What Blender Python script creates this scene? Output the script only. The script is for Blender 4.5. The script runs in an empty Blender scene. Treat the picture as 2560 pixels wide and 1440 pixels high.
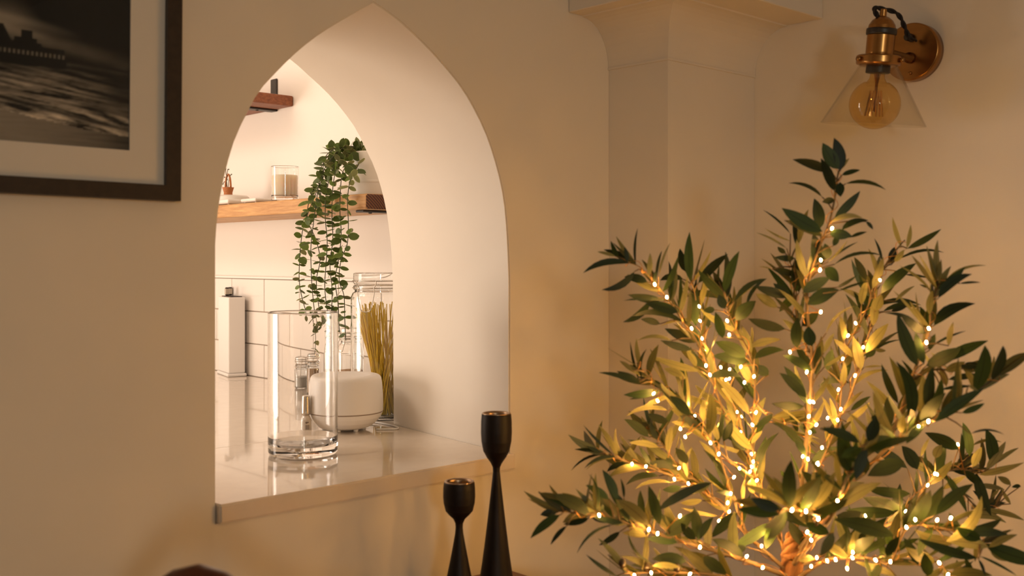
import bpy, bmesh, math, random
from mathutils import Vector, Matrix, noise

random.seed(7)
S = bpy.context.scene
COL = S.collection

# ------------------------------------------------------------------ camera
YAW = math.radians(46.86)
FPX = 2624.0
EYE = Vector((0.0, -1.42, 1.295))
FWD = Vector((math.cos(YAW), math.sin(YAW), 0))
RGT = Vector((math.sin(YAW), -math.cos(YAW), 0))
UP = Vector((0, 0, 1))
cd = bpy.data.cameras.new('camera')
cam = bpy.data.objects.new('camera', cd)
COL.objects.link(cam)
cam.matrix_world = Matrix(((RGT.x, 0, -FWD.x, EYE.x), (RGT.y, 0, -FWD.y, EYE.y), (0, 1, 0, EYE.z), (0, 0, 0, 1)))
cd.sensor_width = 36
cd.lens = FPX / 2560 * 36
cd.shift_y = -70.0 / 2560
cd.clip_start = 0.02
cd.dof.use_dof = True
cd.dof.focus_distance = 2.55
cd.dof.aperture_fstop = 5.6
S.camera = cam

# ------------------------------------------------------------------ world, lights, exposure
w = bpy.data.worlds.new('world'); S.world = w; w.use_nodes = True
w.node_tree.nodes['Background'].inputs[0].default_value = (1, .85, .7, 1)
w.node_tree.nodes['Background'].inputs[1].default_value = 0.02
S.view_settings.view_transform = 'Standard'
S.view_settings.look = 'None'
S.view_settings.exposure = 0.0
S.view_settings.gamma = 1.0
S.view_settings.use_curve_mapping = False
S.cycles.use_denoising = True
S.cycles.max_bounces = 11
S.cycles.transmission_bounces = 10
S.cycles.transparent_max_bounces = 16
S.cycles.sample_clamp_indirect = 16.0


def area(name, loc, target, sx, sy, power, colr):
    l = bpy.data.lights.new(name, 'AREA')
    l.shape = 'RECTANGLE'; l.size = sx; l.size_y = sy
    l.energy = power; l.color = colr
    o = bpy.data.objects.new(name, l); COL.objects.link(o)
    o.location = loc
    o.rotation_euler = (Vector(target) - Vector(loc)).to_track_quat('-Z', 'Y').to_euler()
    return o


# dining room: one modest window far behind the camera on the left
area('dining_window_light', (-1.55, -4.55, 1.62), (1.2, 0.0, 1.2), .38, .52, 21, (.92, .95, .86))
# soft bounce of the dining room ceiling lamp
area('dining_lamp_light', (.1, -4.0, 2.1), (.9, 0, 1.2), .9, .9, 3, (1, .56, .18))
area('dining_ceiling_light', (-.4, -2.6, 2.5), (-.4, -2.6, 0), 1.0, 1.0, 2, (1, .60, .24))
# kitchen: broad window on the left of the kitchen
area('kitchen_window_light', (-1.25, 3.3, 1.08), (1.3, .2, 1.3), 1.5, 1.6, 80, (1, .85, .73))
area('kitchen_overhead_fill', (-.15, 1.5, 2.5), (-.15, 1.5, 0), .9, .9, 18, (1, .85, .72))  # unseen fill, added so the worktop throws light up under the arch
area('kitchen_side_fill', (-2.3, 2.75, 1.0), (1.3, .2, 1.45), 1.0, 1.2, 44, (1, .85, .73))  # second low fill, added to brighten the upper arch reveal


# ------------------------------------------------------------------ helpers
def P(u, v, t):
    l = (u - 1280) / FPX
    return EYE + (FWD + RGT * l) * t + UP * ((650 - v) / FPX * t)


def PX(u, v, X):
    l = (u - 1280) / FPX
    return P(u, v, (X - EYE.x) / (FWD + RGT * l).x)


def PY(u, v, Y):
    l = (u - 1280) / FPX
    return P(u, v, (Y - EYE.y) / (FWD + RGT * l).y)


def mk(name, verts, faces, mat=None, parent=None, smooth=False, mats=None):
    me = bpy.data.meshes.new(name)
    me.from_pydata([tuple(v) for v in verts], [], faces)
    me.update()
    if mat: me.materials.append(mat)
    for m in mats or (): me.materials.append(m)
    if smooth:
        me.polygons.foreach_set('use_smooth', [True] * len(me.polygons))
    return link(name, me, parent)


def link(name, me, parent=None):
    o = bpy.data.objects.new(name, me); COL.objects.link(o)
    if parent is not None:
        o.parent = parent
        o.matrix_parent_inverse = Matrix.Identity(4)
    return o


def bm_obj(name, bm, mat=None, parent=None, smooth=False):
    bmesh.ops.recalc_face_normals(bm, faces=bm.faces[:])
    me = bpy.data.meshes.new(name); bm.to_mesh(me); bm.free()
    if mat: me.materials.append(mat)
    if smooth:
        me.polygons.foreach_set('use_smooth', [True] * len(me.polygons))
    return link(name, me, parent)


def empty(name, loc, label, cat, group=None, rot=(0, 0, 0)):
    o = bpy.data.objects.new(name, None); COL.objects.link(o)
    o.location = loc; o.rotation_euler = rot; o.empty_display_size = .02
    return tag(o, label, cat, group)


def tag(o, label=None, cat=None, group=None, kind=None):
    if label: o['label'] = label
    if cat: o['category'] = cat
    if group: o['group'] = group
    if kind: o['kind'] = kind
    return o


def box_bm(x0, x1, y0, y1, z0, z1, bev=0, seg=2, bm=None):
    own = bm is None
    b = bmesh.new()
    vs = [b.verts.new((x, y, z)) for x in (x0, x1) for y in (y0, y1) for z in (z0, z1)]
    for f in ((0, 1, 3, 2), (4, 6, 7, 5), (0, 4, 5, 1), (2, 3, 7, 6), (0, 2, 6, 4), (1, 5, 7, 3)):
        b.faces.new([vs[i] for i in f])
    bmesh.ops.recalc_face_normals(b, faces=b.faces[:])
    if bev: bmesh.ops.bevel(b, geom=b.edges[:], offset=bev, segments=seg, affect='EDGES', profile=.5)
    if own: return b
    me = bpy.data.meshes.new('t'); b.to_mesh(me); b.free(); bm.from_mesh(me); bpy.data.meshes.remove(me)
    return bm


def box(name, x0, x1, y0, y1, z0, z1, mat, parent=None, bev=0, seg=2):
    return bm_obj(name, box_bm(x0, x1, y0, y1, z0, z1, bev, seg), mat, parent)


def lathe(name, prof, mat, parent=None, seg=48, closed=False, smooth=True, loc=(0, 0, 0), rib=None):
    """prof: (r, z) list; r=0 ends make caps; closed joins last to first."""
    p2 = []
    for i, (r, z) in enumerate(prof):
        p2.append((r, z))
        if i + 1 < len(prof) or closed:
            r1, z1 = prof[(i + 1) % len(prof)]
            L = math.hypot(r1 - r, z1 - z)
            if L > .004:
                e = min(.0009, L * .12)
                p2.append((r + (r1 - r) * e / L, z + (z1 - z) * e / L)); p2.append((r1 - (r1 - r) * e / L, z1 - (z1 - z) * e / L))
    prof = p2
    bm = bmesh.new(); rings = []
    for r, z in prof:
        if r < 1e-7:
            rings.append([bm.verts.new((loc[0], loc[1], loc[2] + z))])
        else:
            rings.append([bm.verts.new((loc[0] + r * math.cos(2 * math.pi * k / seg), loc[1] + r * math.sin(2 * math.pi * k / seg), loc[2] + z)) for k in range(seg)])
    n = len(rings)
    for i in range(n if closed else n - 1):
        a, b = rings[i], rings[(i + 1) % n]
        for k in range(seg):
            k2 = (k + 1) % seg
            if len(a) == 1 and len(b) == 1: continue
            if len(a) == 1: bm.faces.new((a[0], b[k], b[k2]))
            elif len(b) == 1: bm.faces.new((a[k], b[0], a[k2]))
            else: bm.faces.new((a[k], b[k], b[k2], a[k2]))
    return bm_obj(name, bm, mat, parent, smooth)


def arc(cx, cz, r, a0, a1, n):
    return [(cx + r * math.cos(math.radians(a0 + (a1 - a0) * i / n)), cz + r * math.sin(math.radians(a0 + (a1 - a0) * i / n))) for i in range(n + 1)]


def tube_bm(bm, pts, rad, seg=6, cap=True):
    pts = [Vector(p) for p in pts]
    n = len(pts)
    rr = rad if isinstance(rad, (list, tuple)) else [rad] * n
    ref = None; rings = []
    for i in range(n):
        a = pts[max(i - 1, 0)]; b = pts[min(i + 1, n - 1)]
        T = (b - a).normalized()
        if ref is None:
            ref = Vector((0, 0, 1)) if abs(T.z) < .9 else Vector((1, 0, 0))
        N = (ref - T * ref.dot(T))
        if N.length < 1e-6: N = T.orthogonal()
        N.normalize(); ref = N; B = T.cross(N)
        rings.append([bm.verts.new(pts[i] + (N * math.cos(2 * math.pi * k / seg) + B * math.sin(2 * math.pi * k / seg)) * rr[i]) for k in range(seg)])
    for i in range(n - 1):
        for k in range(seg):
            k2 = (k + 1) % seg
            bm.faces.new((rings[i][k], rings[i][k2], rings[i + 1][k2], rings[i + 1][k]))
    if cap:
        bm.faces.new(rings[0][::-1]); bm.faces.new(rings[-1])
    return bm


def tube(name, pts, rad, mat, parent=None, seg=8):
    return bm_obj(name, tube_bm(bmesh.new(), pts, rad, seg), mat, parent, True)


def smooth_path(pts, n=6):
    pts = [Vector(p) for p in pts]; out = []
    for i in range(len(pts) - 1):
        p0 = pts[max(i - 1, 0)]; p1 = pts[i]; p2 = pts[i + 1]; p3 = pts[min(i + 2, len(pts) - 1)]
        for k in range(n):
            t = k / n
            out.append(.5 * ((2 * p1) + (p2 - p0) * t + (2 * p0 - 5 * p1 + 4 * p2 - p3) * t * t + (3 * p1 - p0 - 3 * p2 + p3) * t ** 3))
    out.append(pts[-1]); return out


# ------------------------------------------------------------------ materials
def material(name, base, rough=.5, metal=0, coat=0, bump=None, var=None, **kw):
    m = bpy.data.materials.new(name); m.use_nodes = True
    nt = m.node_tree; p = nt.nodes['Principled BSDF']
    p.inputs['Base Color'].default_value = (*base, 1)
    p.inputs['Roughness'].default_value = rough
    p.inputs['Metallic'].default_value = metal
    p.inputs['Coat Weight'].default_value = coat
    for k, v in kw.items():
        p.inputs[k].default_value = v
    tc = nt.nodes.new('ShaderNodeTexCoord')
    if var:   # (scale, amount, stretch)
        sc, am, st = var
        mp = nt.nodes.new('ShaderNodeMapping'); mp.inputs['Scale'].default_value = st
        nz = nt.nodes.new('ShaderNodeTexNoise'); nz.inputs['Scale'].default_value = sc; nz.inputs['Detail'].default_value = 5
        cr = nt.nodes.new('ShaderNodeValToRGB')
        cr.color_ramp.elements[0].position = .3; cr.color_ramp.elements[1].position = .7
        cr.color_ramp.elements[0].color = (*[c * (1 - am) for c in base], 1)
        cr.color_ramp.elements[1].color = (*[min(1, c * (1 + am)) for c in base], 1)
        nt.links.new(tc.outputs['Object'], mp.inputs[0]); nt.links.new(mp.outputs[0], nz.inputs['Vector'])
        nt.links.new(nz.outputs[0], cr.inputs[0]); nt.links.new(cr.outputs[0], p.inputs['Base Color'])
    if bump:  # (scale, strength, distance)
        nz = nt.nodes.new('ShaderNodeTexNoise'); nz.inputs['Scale'].default_value = bump[0]; nz.inputs['Detail'].default_value = 4
        bp = nt.nodes.new('ShaderNodeBump'); bp.inputs['Strength'].default_value = bump[1]; bp.inputs['Distance'].default_value = bump[2]
        nt.links.new(tc.outputs['Object'], nz.inputs['Vector'])
        nt.links.new(nz.outputs[0], bp.inputs['Height']); nt.links.new(bp.outputs[0], p.inputs['Normal'])
    return m


def wood(name, c0, c1, stretch, scale=22, rough=.5, rings=False, bump=.25):
    m = bpy.data.materials.new(name); m.use_nodes = True
    nt = m.node_tree; p = nt.nodes['Principled BSDF']; p.inputs['Roughness'].default_value = rough
    tc = nt.nodes.new('ShaderNodeTexCoord'); mp = nt.nodes.new('ShaderNodeMapping')
    mp.inputs['Scale'].default_value = stretch
    nt.links.new(tc.outputs['Object'], mp.inputs[0])
    if rings:
        tx = nt.nodes.new('ShaderNodeTexWave'); tx.wave_type = 'RINGS'; tx.rings_direction = 'Y'
        tx.inputs['Scale'].default_value = scale; tx.inputs['Distortion'].default_value = 1.2
        tx.inputs['Detail'].default_value = 3
        fac = tx.outputs['Fac']
    else:
        tx = nt.nodes.new('ShaderNodeTexNoise'); tx.inputs['Scale'].default_value = scale
        tx.inputs['Detail'].default_value = 8; tx.inputs['Roughness'].default_value = .65
        tx.inputs['Distortion'].default_value = .4
        fac = tx.outputs[0]
    nt.links.new(mp.outputs[0], tx.inputs['Vector'])
    cr = nt.nodes.new('ShaderNodeValToRGB')
    cr.color_ramp.elements[0].position = .33; cr.color_ramp.elements[1].position = .66
    cr.color_ramp.elements[0].color = (*c0, 1); cr.color_ramp.elements[1].color = (*c1, 1)
    nt.links.new(fac, cr.inputs[0]); nt.links.new(cr.outputs[0], p.inputs['Base Color'])
    bp = nt.nodes.new('ShaderNodeBump'); bp.inputs['Strength'].default_value = bump; bp.inputs['Distance'].default_value = .002
    nt.links.new(fac, bp.inputs['Height']); nt.links.new(bp.outputs[0], p.inputs['Normal'])
    return m


def glass(name, colr=(1, 1, 1), ior=1.47, rough=0.0):
    m = bpy.data.materials.new(name); m.use_nodes = True
    nt = m.node_tree; nt.nodes.clear()
    g = nt.nodes.new('ShaderNodeBsdfGlass'); g.inputs['Color'].default_value = (*colr, 1)
    g.inputs['IOR'].default_value = ior; g.inputs['Roughness'].default_value = rough
    o = nt.nodes.new('ShaderNodeOutputMaterial'); nt.links.new(g.outputs[0], o.inputs[0])
    return m


def sheet_glass(name, tint=(1, 1, 1), base=.025, edge=.6):
    """thin clear sheet: transparent with a fresnel reflection"""
    m = bpy.data.materials.new(name); m.use_nodes = True
    nt = m.node_tree; nt.nodes.clear()
    tr = nt.nodes.new('ShaderNodeBsdfTransparent'); tr.inputs[0].default_value = (*tint, 1)
    gl = nt.nodes.new('ShaderNodeBsdfGlossy'); gl.inputs['Roughness'].default_value = .02
    lw = nt.nodes.new('ShaderNodeLayerWeight'); pw = nt.nodes.new('ShaderNodeMath'); pw.operation = 'POWER'; pw.inputs[1].default_value = 5
    fr = nt.nodes.new('ShaderNodeMath'); fr.operation = 'MULTIPLY_ADD'; fr.inputs[1].default_value = edge; fr.inputs[2].default_value = base
    nt.links.new(lw.outputs['Facing'], pw.inputs[0]); nt.links.new(pw.outputs[0], fr.inputs[0])
    mx = nt.nodes.new('ShaderNodeMixShader'); o = nt.nodes.new('ShaderNodeOutputMaterial')
    nt.links.new(fr.outputs[0], mx.inputs[0]); nt.links.new(tr.outputs[0], mx.inputs[1])
    nt.links.new(gl.outputs[0], mx.inputs[2]); nt.links.new(mx.outputs[0], o.inputs[0])
    return m


def leaf_mat(name, top, under, trans=.25, rough=.5, vein=True, edge=False):
    m = bpy.data.materials.new(name); m.use_nodes = True
    nt = m.node_tree; p = nt.nodes['Principled BSDF']; out = nt.nodes['Material Output']
    p.inputs['Roughness'].default_value = rough
    p.inputs['Specular IOR Level'].default_value = .35
    geo = nt.nodes.new('ShaderNodeNewGeometry')
    mix = nt.nodes.new('ShaderNodeMix'); mix.data_type = 'RGBA'
    mix.inputs['A'].default_value = (*top, 1); mix.inputs['B'].default_value = (*under, 1)
    nt.links.new(geo.outputs['Backfacing'], mix.inputs['Factor'])
    oi = nt.nodes.new('ShaderNodeObjectInfo')
    hv = nt.nodes.new('ShaderNodeHueSaturation')
    mr = nt.nodes.new('ShaderNodeMapRange'); mr.inputs['To Min'].default_value = .65; mr.inputs['To Max'].default_value = 1.45
    nt.links.new(oi.outputs['Random'], mr.inputs['Value']); nt.links.new(mr.outputs[0], hv.inputs['Value'])
    nt.links.new(mix.outputs['Result'], hv.inputs['Color'])
    uv = nt.nodes.new('ShaderNodeUVMap'); uv.uv_map = 'uv'
    sp = nt.nodes.new('ShaderNodeSeparateXYZ'); nt.links.new(uv.outputs[0], sp.inputs[0])
    ab = nt.nodes.new('ShaderNodeMath'); ab.operation = 'SUBTRACT'; ab.inputs[1].default_value = .5
    nt.links.new(sp.outputs['Y'], ab.inputs[0])
    a2 = nt.nodes.new('ShaderNodeMath'); a2.operation = 'ABSOLUTE'; nt.links.new(ab.outputs[0], a2.inputs[0])
    rp = nt.nodes.new('ShaderNodeMapRange')
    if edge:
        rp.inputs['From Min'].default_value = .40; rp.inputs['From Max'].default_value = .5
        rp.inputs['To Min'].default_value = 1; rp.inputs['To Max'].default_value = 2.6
    else:
        rp.inputs['From Min'].default_value = .0; rp.inputs['From Max'].default_value = .07
        rp.inputs['To Min'].default_value = .55; rp.inputs['To Max'].default_value = 1
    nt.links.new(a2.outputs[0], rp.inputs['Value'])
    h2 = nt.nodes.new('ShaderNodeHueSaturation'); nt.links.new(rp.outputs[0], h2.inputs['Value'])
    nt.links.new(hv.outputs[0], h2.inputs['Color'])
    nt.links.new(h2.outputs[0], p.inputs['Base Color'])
    tl = nt.nodes.new('ShaderNodeBsdfTranslucent')
    nt.links.new(h2.outputs[0], tl.inputs['Color'])
    ms = nt.nodes.new('ShaderNodeMixShader'); ms.inputs[0].default_value = trans
    nt.links.new(p.outputs[0], ms.inputs[1]); nt.links.new(tl.outputs[0], ms.inputs[2])
    nt.links.new(ms.outputs[0], out.inputs[0])
    return m


def emit(name, colr, strength):
    m = bpy.data.materials.new(name); m.use_nodes = True
    nt = m.node_tree; nt.nodes.clear()
    e = nt.nodes.new('ShaderNodeEmission'); e.inputs[0].default_value = (*colr, 1); e.inputs[1].default_value = strength
    o = nt.nodes.new('ShaderNodeOutputMaterial'); nt.links.new(e.outputs[0], o.inputs[0])
    return m


PLASTER = material('plaster', (.78, .705, .605), .72, bump=(14, .18, .004), var=(2.5, .03, (1, 1, 1)))
KPLASTER = material('kitchen_plaster', (.82, .76, .69), .7, bump=(14, .12, .003))
TILE = material('tile_glaze', (.80, .74, .68), .16, coat=.4)
GROUT = material('grout', (.42, .34, .27), .9)
QUARTZ = material('pale_quartz', (.76, .66, .55), .08, coat=.5, var=(30, .03, (1, 1, 1)))
FLOORM = wood('floor_wood', (.16, .09, .05), (.28, .17, .09), (1, 8, 8), 6)
WHITE = material('white_ceramic', (.82, .77, .70), .3)
WHITEMATT = material('white_plastic', (.80, .76, .72), .45)
BRASS = material('aged_brass', (.38, .19, .06), .27, 1.0, var=(9, .12, (1, 1, 6)))
BRASSD = material('brass_dark', (.20, .10, .035), .32, 1.0)
BLACK = material('black_cord', (.014, .009, .007), .75, bump=(900, .5, .001))
BLACKM = material('black_steel', (.02, .014, .011), .42)
STEEL = material('steel', (.62, .57, .5), .25, 1.0)
WIREM = material('bright_wire', (.55, .5, .44), .3, 1.0)
DARKWOOD = wood('dark_stained_wood', (.004, .0025, .002), (.011, .006, .004), (6, 6, 1.2), 14, .5, bump=.1)
DARKWOOD.node_tree.nodes['Principled BSDF'].inputs['Specular IOR Level'].default_value = .25
RIMM = material('rim_metal', (.38, .27, .18), .3, 1.0)
TABLEW = wood('table_wood', (.10, .025, .008), (.17, .05, .016), (1, 9, 9), 8, .35)
CHAIRW = wood('chair_wood', (.06, .012, .004), (.14, .035, .008), (2, 2, 8), 10, .28)
SHELFW = wood('shelf_wood', (.38, .17, .05), (.64, .36, .14), (9, 1.0, 16), 9, .45, bump=.5)
SHELFEND = wood('shelf_end_grain', (.045, .013, .005), (.17, .055, .016), (1, 1, 1), 55, .6, rings=True)
for _n in SHELFEND.node_tree.nodes:
    if _n.type == 'MAPPING': _n.inputs['Location'].default_value = (.29, 0, .14)
SHELFD = wood('shelf_wood_red', (.17, .045, .014), (.30, .10, .035), (9, 1.0, 16), 9, .5, bump=.4)
FRAMEM = wood('frame_wood', (.020, .011, .006), (.034, .020, .011), (3, 3, 3), 30, .5, bump=.1)
MATB = material('mount_board', (.80, .74, .66), .8)
BARK = wood('trunk_bark', (.10, .045, .016), (.26, .12, .04), (8, 8, 1.2), 12, .8, bump=.8)
TWIG = material('twig_brown', (.11, .075, .035), .7)
GREENTWIG = material('green_stem', (.07, .075, .03), .7)
COPPER = material('copper_wire', (.75, .38, .13), .3, 1.0)
GLASS = glass('clear_glass')
JARGLASS = glass('jar_glass', (1, 1, .995), 1.42)
SHADEGLASS = sheet_glass('thin_shade_glass', (.96, .95, .92), .03, .9)
PANE = sheet_glass('picture_glass', (.98, .98, .98))
AMBER = sheet_glass('amber_bulb_glass', (.97, .82, .50), .09, .8)
PASTA = material('pasta', (1.0, .74, .07), .5)
_nt = PASTA.node_tree
_tl = _nt.nodes.new('ShaderNodeBsdfTranslucent'); _tl.inputs[0].default_value = (1, .74, .07, 1)
_mx = _nt.nodes.new('ShaderNodeMixShader'); _mx.inputs[0].default_value = .4
_nt.links.new(_nt.nodes['Principled BSDF'].outputs[0], _mx.inputs[1]); _nt.links.new(_tl.outputs[0], _mx.inputs[2])
_nt.links.new(_mx.outputs[0], _nt.nodes['Material Output'].inputs[0])
WAX = material('candle_wax', (.93, .74, .56), .5)
WAX.node_tree.nodes['Principled BSDF'].inputs['Subsurface Weight'].default_value = 1
WAX.node_tree.nodes['Principled BSDF'].inputs['Subsurface Scale'].default_value = .05
WAX.node_tree.nodes['Principled BSDF'].inputs['Subsurface Radius'].default_value = (1, .7, .45)
SUGAR = material('white_sugar', (.82, .76, .68), .8, bump=(500, .5, .002))
SPICE = material('brown_sugar', (.55, .33, .17), .8, bump=(500, .5, .002))
WICKER = material('wicker', (.42, .14, .035), .6, bump=(260, .8, .003))
OLIVE_D = leaf_mat('leaf_dark_green', (.016, .030, .007), (.17, .17, .07), .16)
OLIVE_G = leaf_mat('leaf_green', (.032, .060, .012), (.18, .19, .08), .2)
OLIVE_O = leaf_mat('leaf_sage_olive', (.09, .09, .028), (.23, .22, .085), .35)
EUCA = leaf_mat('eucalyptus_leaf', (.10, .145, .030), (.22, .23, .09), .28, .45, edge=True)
BULBE = emit('warm_light', (1.0, .49, .12), 930)
FILAM = emit('filament_glint', (1.0, .45, .1), 1.2)

# ------------------------------------------------------------------ setting
XW = 1.891      # lamp wall
XK = 1.633      # tiled kitchen wall
WT = .418       # wall thickness
Z0 = 1.295
ZS = Z0 - .3577  # worktop height


def outl(pts, Y):
    out = []
    for u, v in pts:
        p = PY(u, v, Y); out.append(Vector((p.x, 0, p.z)))
    return out


def resample(pts, zs=None, n=22):
    sp = smooth_path(pts, 8)
    L = [0]
    for a, b in zip(sp, sp[1:]): L.append(L[-1] + (b - a).length)
    res = []
    for i in range(n + 1):
        s = L[-1] * i / n; k = 0
        while k < len(L) - 2 and L[k + 1] < s: k += 1
        f = (s - L[k]) / max(1e-9, L[k + 1] - L[k])
        res.append(sp[k].lerp(sp[k + 1], f))
    return res


ZB = ZS - .0295
left = outl([(538, 700), (540, 608), (547, 525), (556, 472), (569, 413), (588, 350), (612, 297), (646, 233), (688, 185), (734, 139), (778, 102), (831, 66), (934, 7)], 0)
right = outl([(1273, 700), (1268, 583), (1259, 491), (1239, 404), (1210, 321), (1161, 229), (1103, 156), (1050, 100), (991, 46), (934, 7)], 0)
back = outl([(982, 700), (978, 622), (969, 545), (957, 486), (938, 423), (913, 370), (889, 321), (846, 263), (812, 226), (773, 190), (729, 151)], WT)
back.append(Vector((1.03, 0, Z0 + .445)))
XL, XR = .7358, 1.3236
left = [Vector((XL, 0, ZB))] + resample(left)
right = [Vector((XR, 0, ZB))] + resample(right)
bR = [Vector((1.371, 0, ZB))] + resample(back)
bL = [Vector((2.06 - p.x, 0, p.z)) for p in bR]
left[1].x = XL; right[1].x = XR
for i in range(2, len(left)): left[i].x = max(left[i].x, left[i - 1].x + .00002)
for i in range(2, len(right)): right[i].x = min(right[i].x, right[i - 1].x - .00002)
F = left + right[::-1][1:]
Bk = bL + bR[::-1][1:]
X0w, ZT = -2.4, 2.6


def wall_front(out, Y, flip, X1):
    V = []; Fc = []

    def q(*p):
        i = len(V); V.extend((a, Y, b) for a, b in p); Fc.append(tuple(range(i, i + len(p)))[::(-1 if flip else 1)])
    q((X0w, 0), (out[0].x, 0), (out[0].x, ZB), (out[1].x, out[1].z), (out[1].x, ZT), (X0w, ZT))
    q((out[0].x, 0), (out[-1].x, 0), (out[-1].x, ZB), (out[0].x, ZB))
    q((out[-1].x, 0), (X1, 0), (X1, ZT), (out[-2].x, ZT), (out[-2].x, out[-2].z), (out[-1].x, ZB))
    for a, b in zip(out[1:-1], out[2:-1]):
        q((a.x, a.z), (b.x, b.z), (b.x, ZT), (a.x, ZT))
    return V, Fc


Va, Fa = wall_front(F, 0.0, False, XW)
Vb, Fb = wall_front(Bk, WT, True, XW)
n = len(Va); V = Va + Vb; Fc = Fa + [tuple(i + n for i in f) for f in Fb]
n = len(V)
for a, b in zip(F, Bk): V += [(a.x, 0, a.z), (b.x, WT, b.z)]
for i in range(len(F) - 1):
    Fc.append((n + 2 * i, n + 2 * i + 1, n + 2 * i + 3, n + 2 * i + 2))
n = len(V); V += [(XL, 0, ZB), (XR, 0, ZB), (1.371, WT, ZB), (.689, WT, ZB)]; Fc.append((n, n + 1, n + 2, n + 3))
bm = bmesh.new()
vs = [bm.verts.new(v) for v in V]
for f in Fc:
    bm.faces.new([vs[i] for i in f])
bmesh.ops.remove_doubles(bm, verts=bm.verts[:], dist=1e-5)
edges = [e for e in bm.edges if len(e.link_faces) == 2 and e.calc_face_angle(0) > math.radians(60)]
for e in edges: pass
# round the arris of the opening slightly
arr = [e for e in bm.edges if len(e.link_faces) == 2 and all(abs(v.co.y) < 1e-5 for v in e.verts)
       and any(abs(f.normal.y) < .5 for f in e.link_faces) and e.calc_face_angle(0) > .8 and max(v.co.z for v in e.verts) > ZB + .01]
bmesh.ops.recalc_face_normals(bm, faces=bm.faces[:])
bmesh.ops.bevel(bm, geom=arr, offset=.0022, segments=2, affect='EDGES')
wall = bm_obj('wall_back', bm, PLASTER, None, True)
wall.data.set_sharp_from_angle(angle=math.radians(16))
tag(wall, kind='structure')

tag(box('wall_right', XW, XW + .12, -5, WT, 0, ZT, PLASTER), kind='structure')
tag(box('wall_front', X0w - .1, XW + .12, -5.1, -5, 0, ZT, PLASTER), kind='structure')
tag(box('wall_left', X0w - .1, X0w, -5, 3.4, 0, ZT, PLASTER), kind='structure')
tag(box('trim_6', X0w, XK, WT + .001, 3.4, .0005, .012, material('bounce_floor', (.6, .55, .48), .5)), kind='structure')  # pale slab over the unseen kitchen floor, added to reflect light upwards
tag(box('floor', X0w - .1, XW + .12, -5.1, 3.5, -.1, 0, FLOORM), kind='structure')
tag(box('ceiling', X0w - .1, XW + .12, -5.1, 3.5, ZT, ZT + .1, KPLASTER), kind='structure')
tag(box('wall_far', X0w, XK, 3.4, 3.5, 0, ZT, KPLASTER), kind='structure')
kw = tag(box('wall_kitchen', XK, XK + .12, WT + .001, 3.5, 0, ZT, KPLASTER), kind='structure')
# tiled splashback: 200 x 100 tiles in running bond, real joints
box('grout_bed', XK - .004, XK - .0005, WT + .002, 1.95, ZS, ZS + .3, GROUT, kw)
tm = {}
for row in range(3):
    z0 = ZS + .1 * row
    off = 1.4116 + (.1 if row == 1 else 0)
    for k in range(-6, 3):
        y0 = off + .2 * k; y1 = y0 + .2
        y0 = max(y0, WT + .004); y1 = min(y1, 1.94)
        if y1 - y0 < .02: continue
        key = round(y1 - y0, 4)
        if key not in tm:
            b = box_bm(-.005, 0, 0, y1 - y0 - .003, 0, .097, .0012, 1)
            bmesh.ops.recalc_face_normals(b, faces=b.faces[:])
            me = bpy.data.meshes.new('tile'); b.to_mesh(me); b.free(); me.materials.append(TILE); tm[key] = me
        t = link('tile', tm[key], kw); t.location = (XK - .0032 - random.random() * .0004, y0 + .0015, z0 + .0015)
tag(box('trim_1', XK - .0115, XK - .0001, WT + .002, 1.95, ZS + .3005, ZS + .3075, material('tile_trim', (.85, .8, .74), .25), None, .001, 1), kind='structure')

# worktop (kitchen) and stone sill
wt = box('worktop', .62, XK - .002, WT + .0016, 2.9, ZS - .03, ZS, QUARTZ, None, .0012, 2)
tag(wt, 'pale glossy stone kitchen worktop running along the tiled wall', 'worktop')
b = bmesh.new()
pl = [(XL + .0012, -.0105), (1.331, -.0105), (1.331, -.0006), (XR - .0012, -.0006), (XR - .0005, .003), (1.369, WT - .0002), (.691, WT - .0002), (XL + .0012, .004)]
lo = [b.verts.new((x, y, ZS - .0288)) for x, y in pl]; hi = [b.verts.new((x, y, ZS)) for x, y in pl]
b.faces.new(lo[::-1]); b.faces.new(hi)
for i in range(len(pl)):
    j = (i + 1) % len(pl); b.faces.new((lo[i], lo[j], hi[j], hi[i]))
bmesh.ops.recalc_face_normals(b, faces=b.faces[:])
be = [e for e in b.edges if all(v.co.y < -.01 for v in e.verts) or (abs(e.verts[0].co.x - e.verts[1].co.x) < 1e-6 and all(v.co.y < .005 and v.co.x < XL + .01 for v in e.verts))]
bmesh.ops.bevel(b, geom=be, offset=.0028, segments=3, affect='EDGES')
sill = bm_obj('windowsill', b, QUARTZ)
tag(sill, 'pale polished stone sill slab filling the foot of the pointed arch', 'sill')
# base cabinet under the worktop (seen only from other positions)
cb = empty('base_cabinet', (1.2, 1.6, 0), 'white kitchen base cabinet under the stone worktop', 'cabinet')
box('body', -.56, .42, -1.17, 1.28, .013, ZS - .0305, WHITEMATT, cb, .002, 1)
for k in range(4):
    dd = box('door', -.578, -.5605, -1.16 + .61 * k, -.56 + .61 * k, .1, ZS - .05, WHITEMATT, cb, .002, 1)
    tube('handle', [(-.595, -.62 + .61 * k, .62), (-.595, -.62 + .61 * k, .76)], .005, STEEL, dd)

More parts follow.
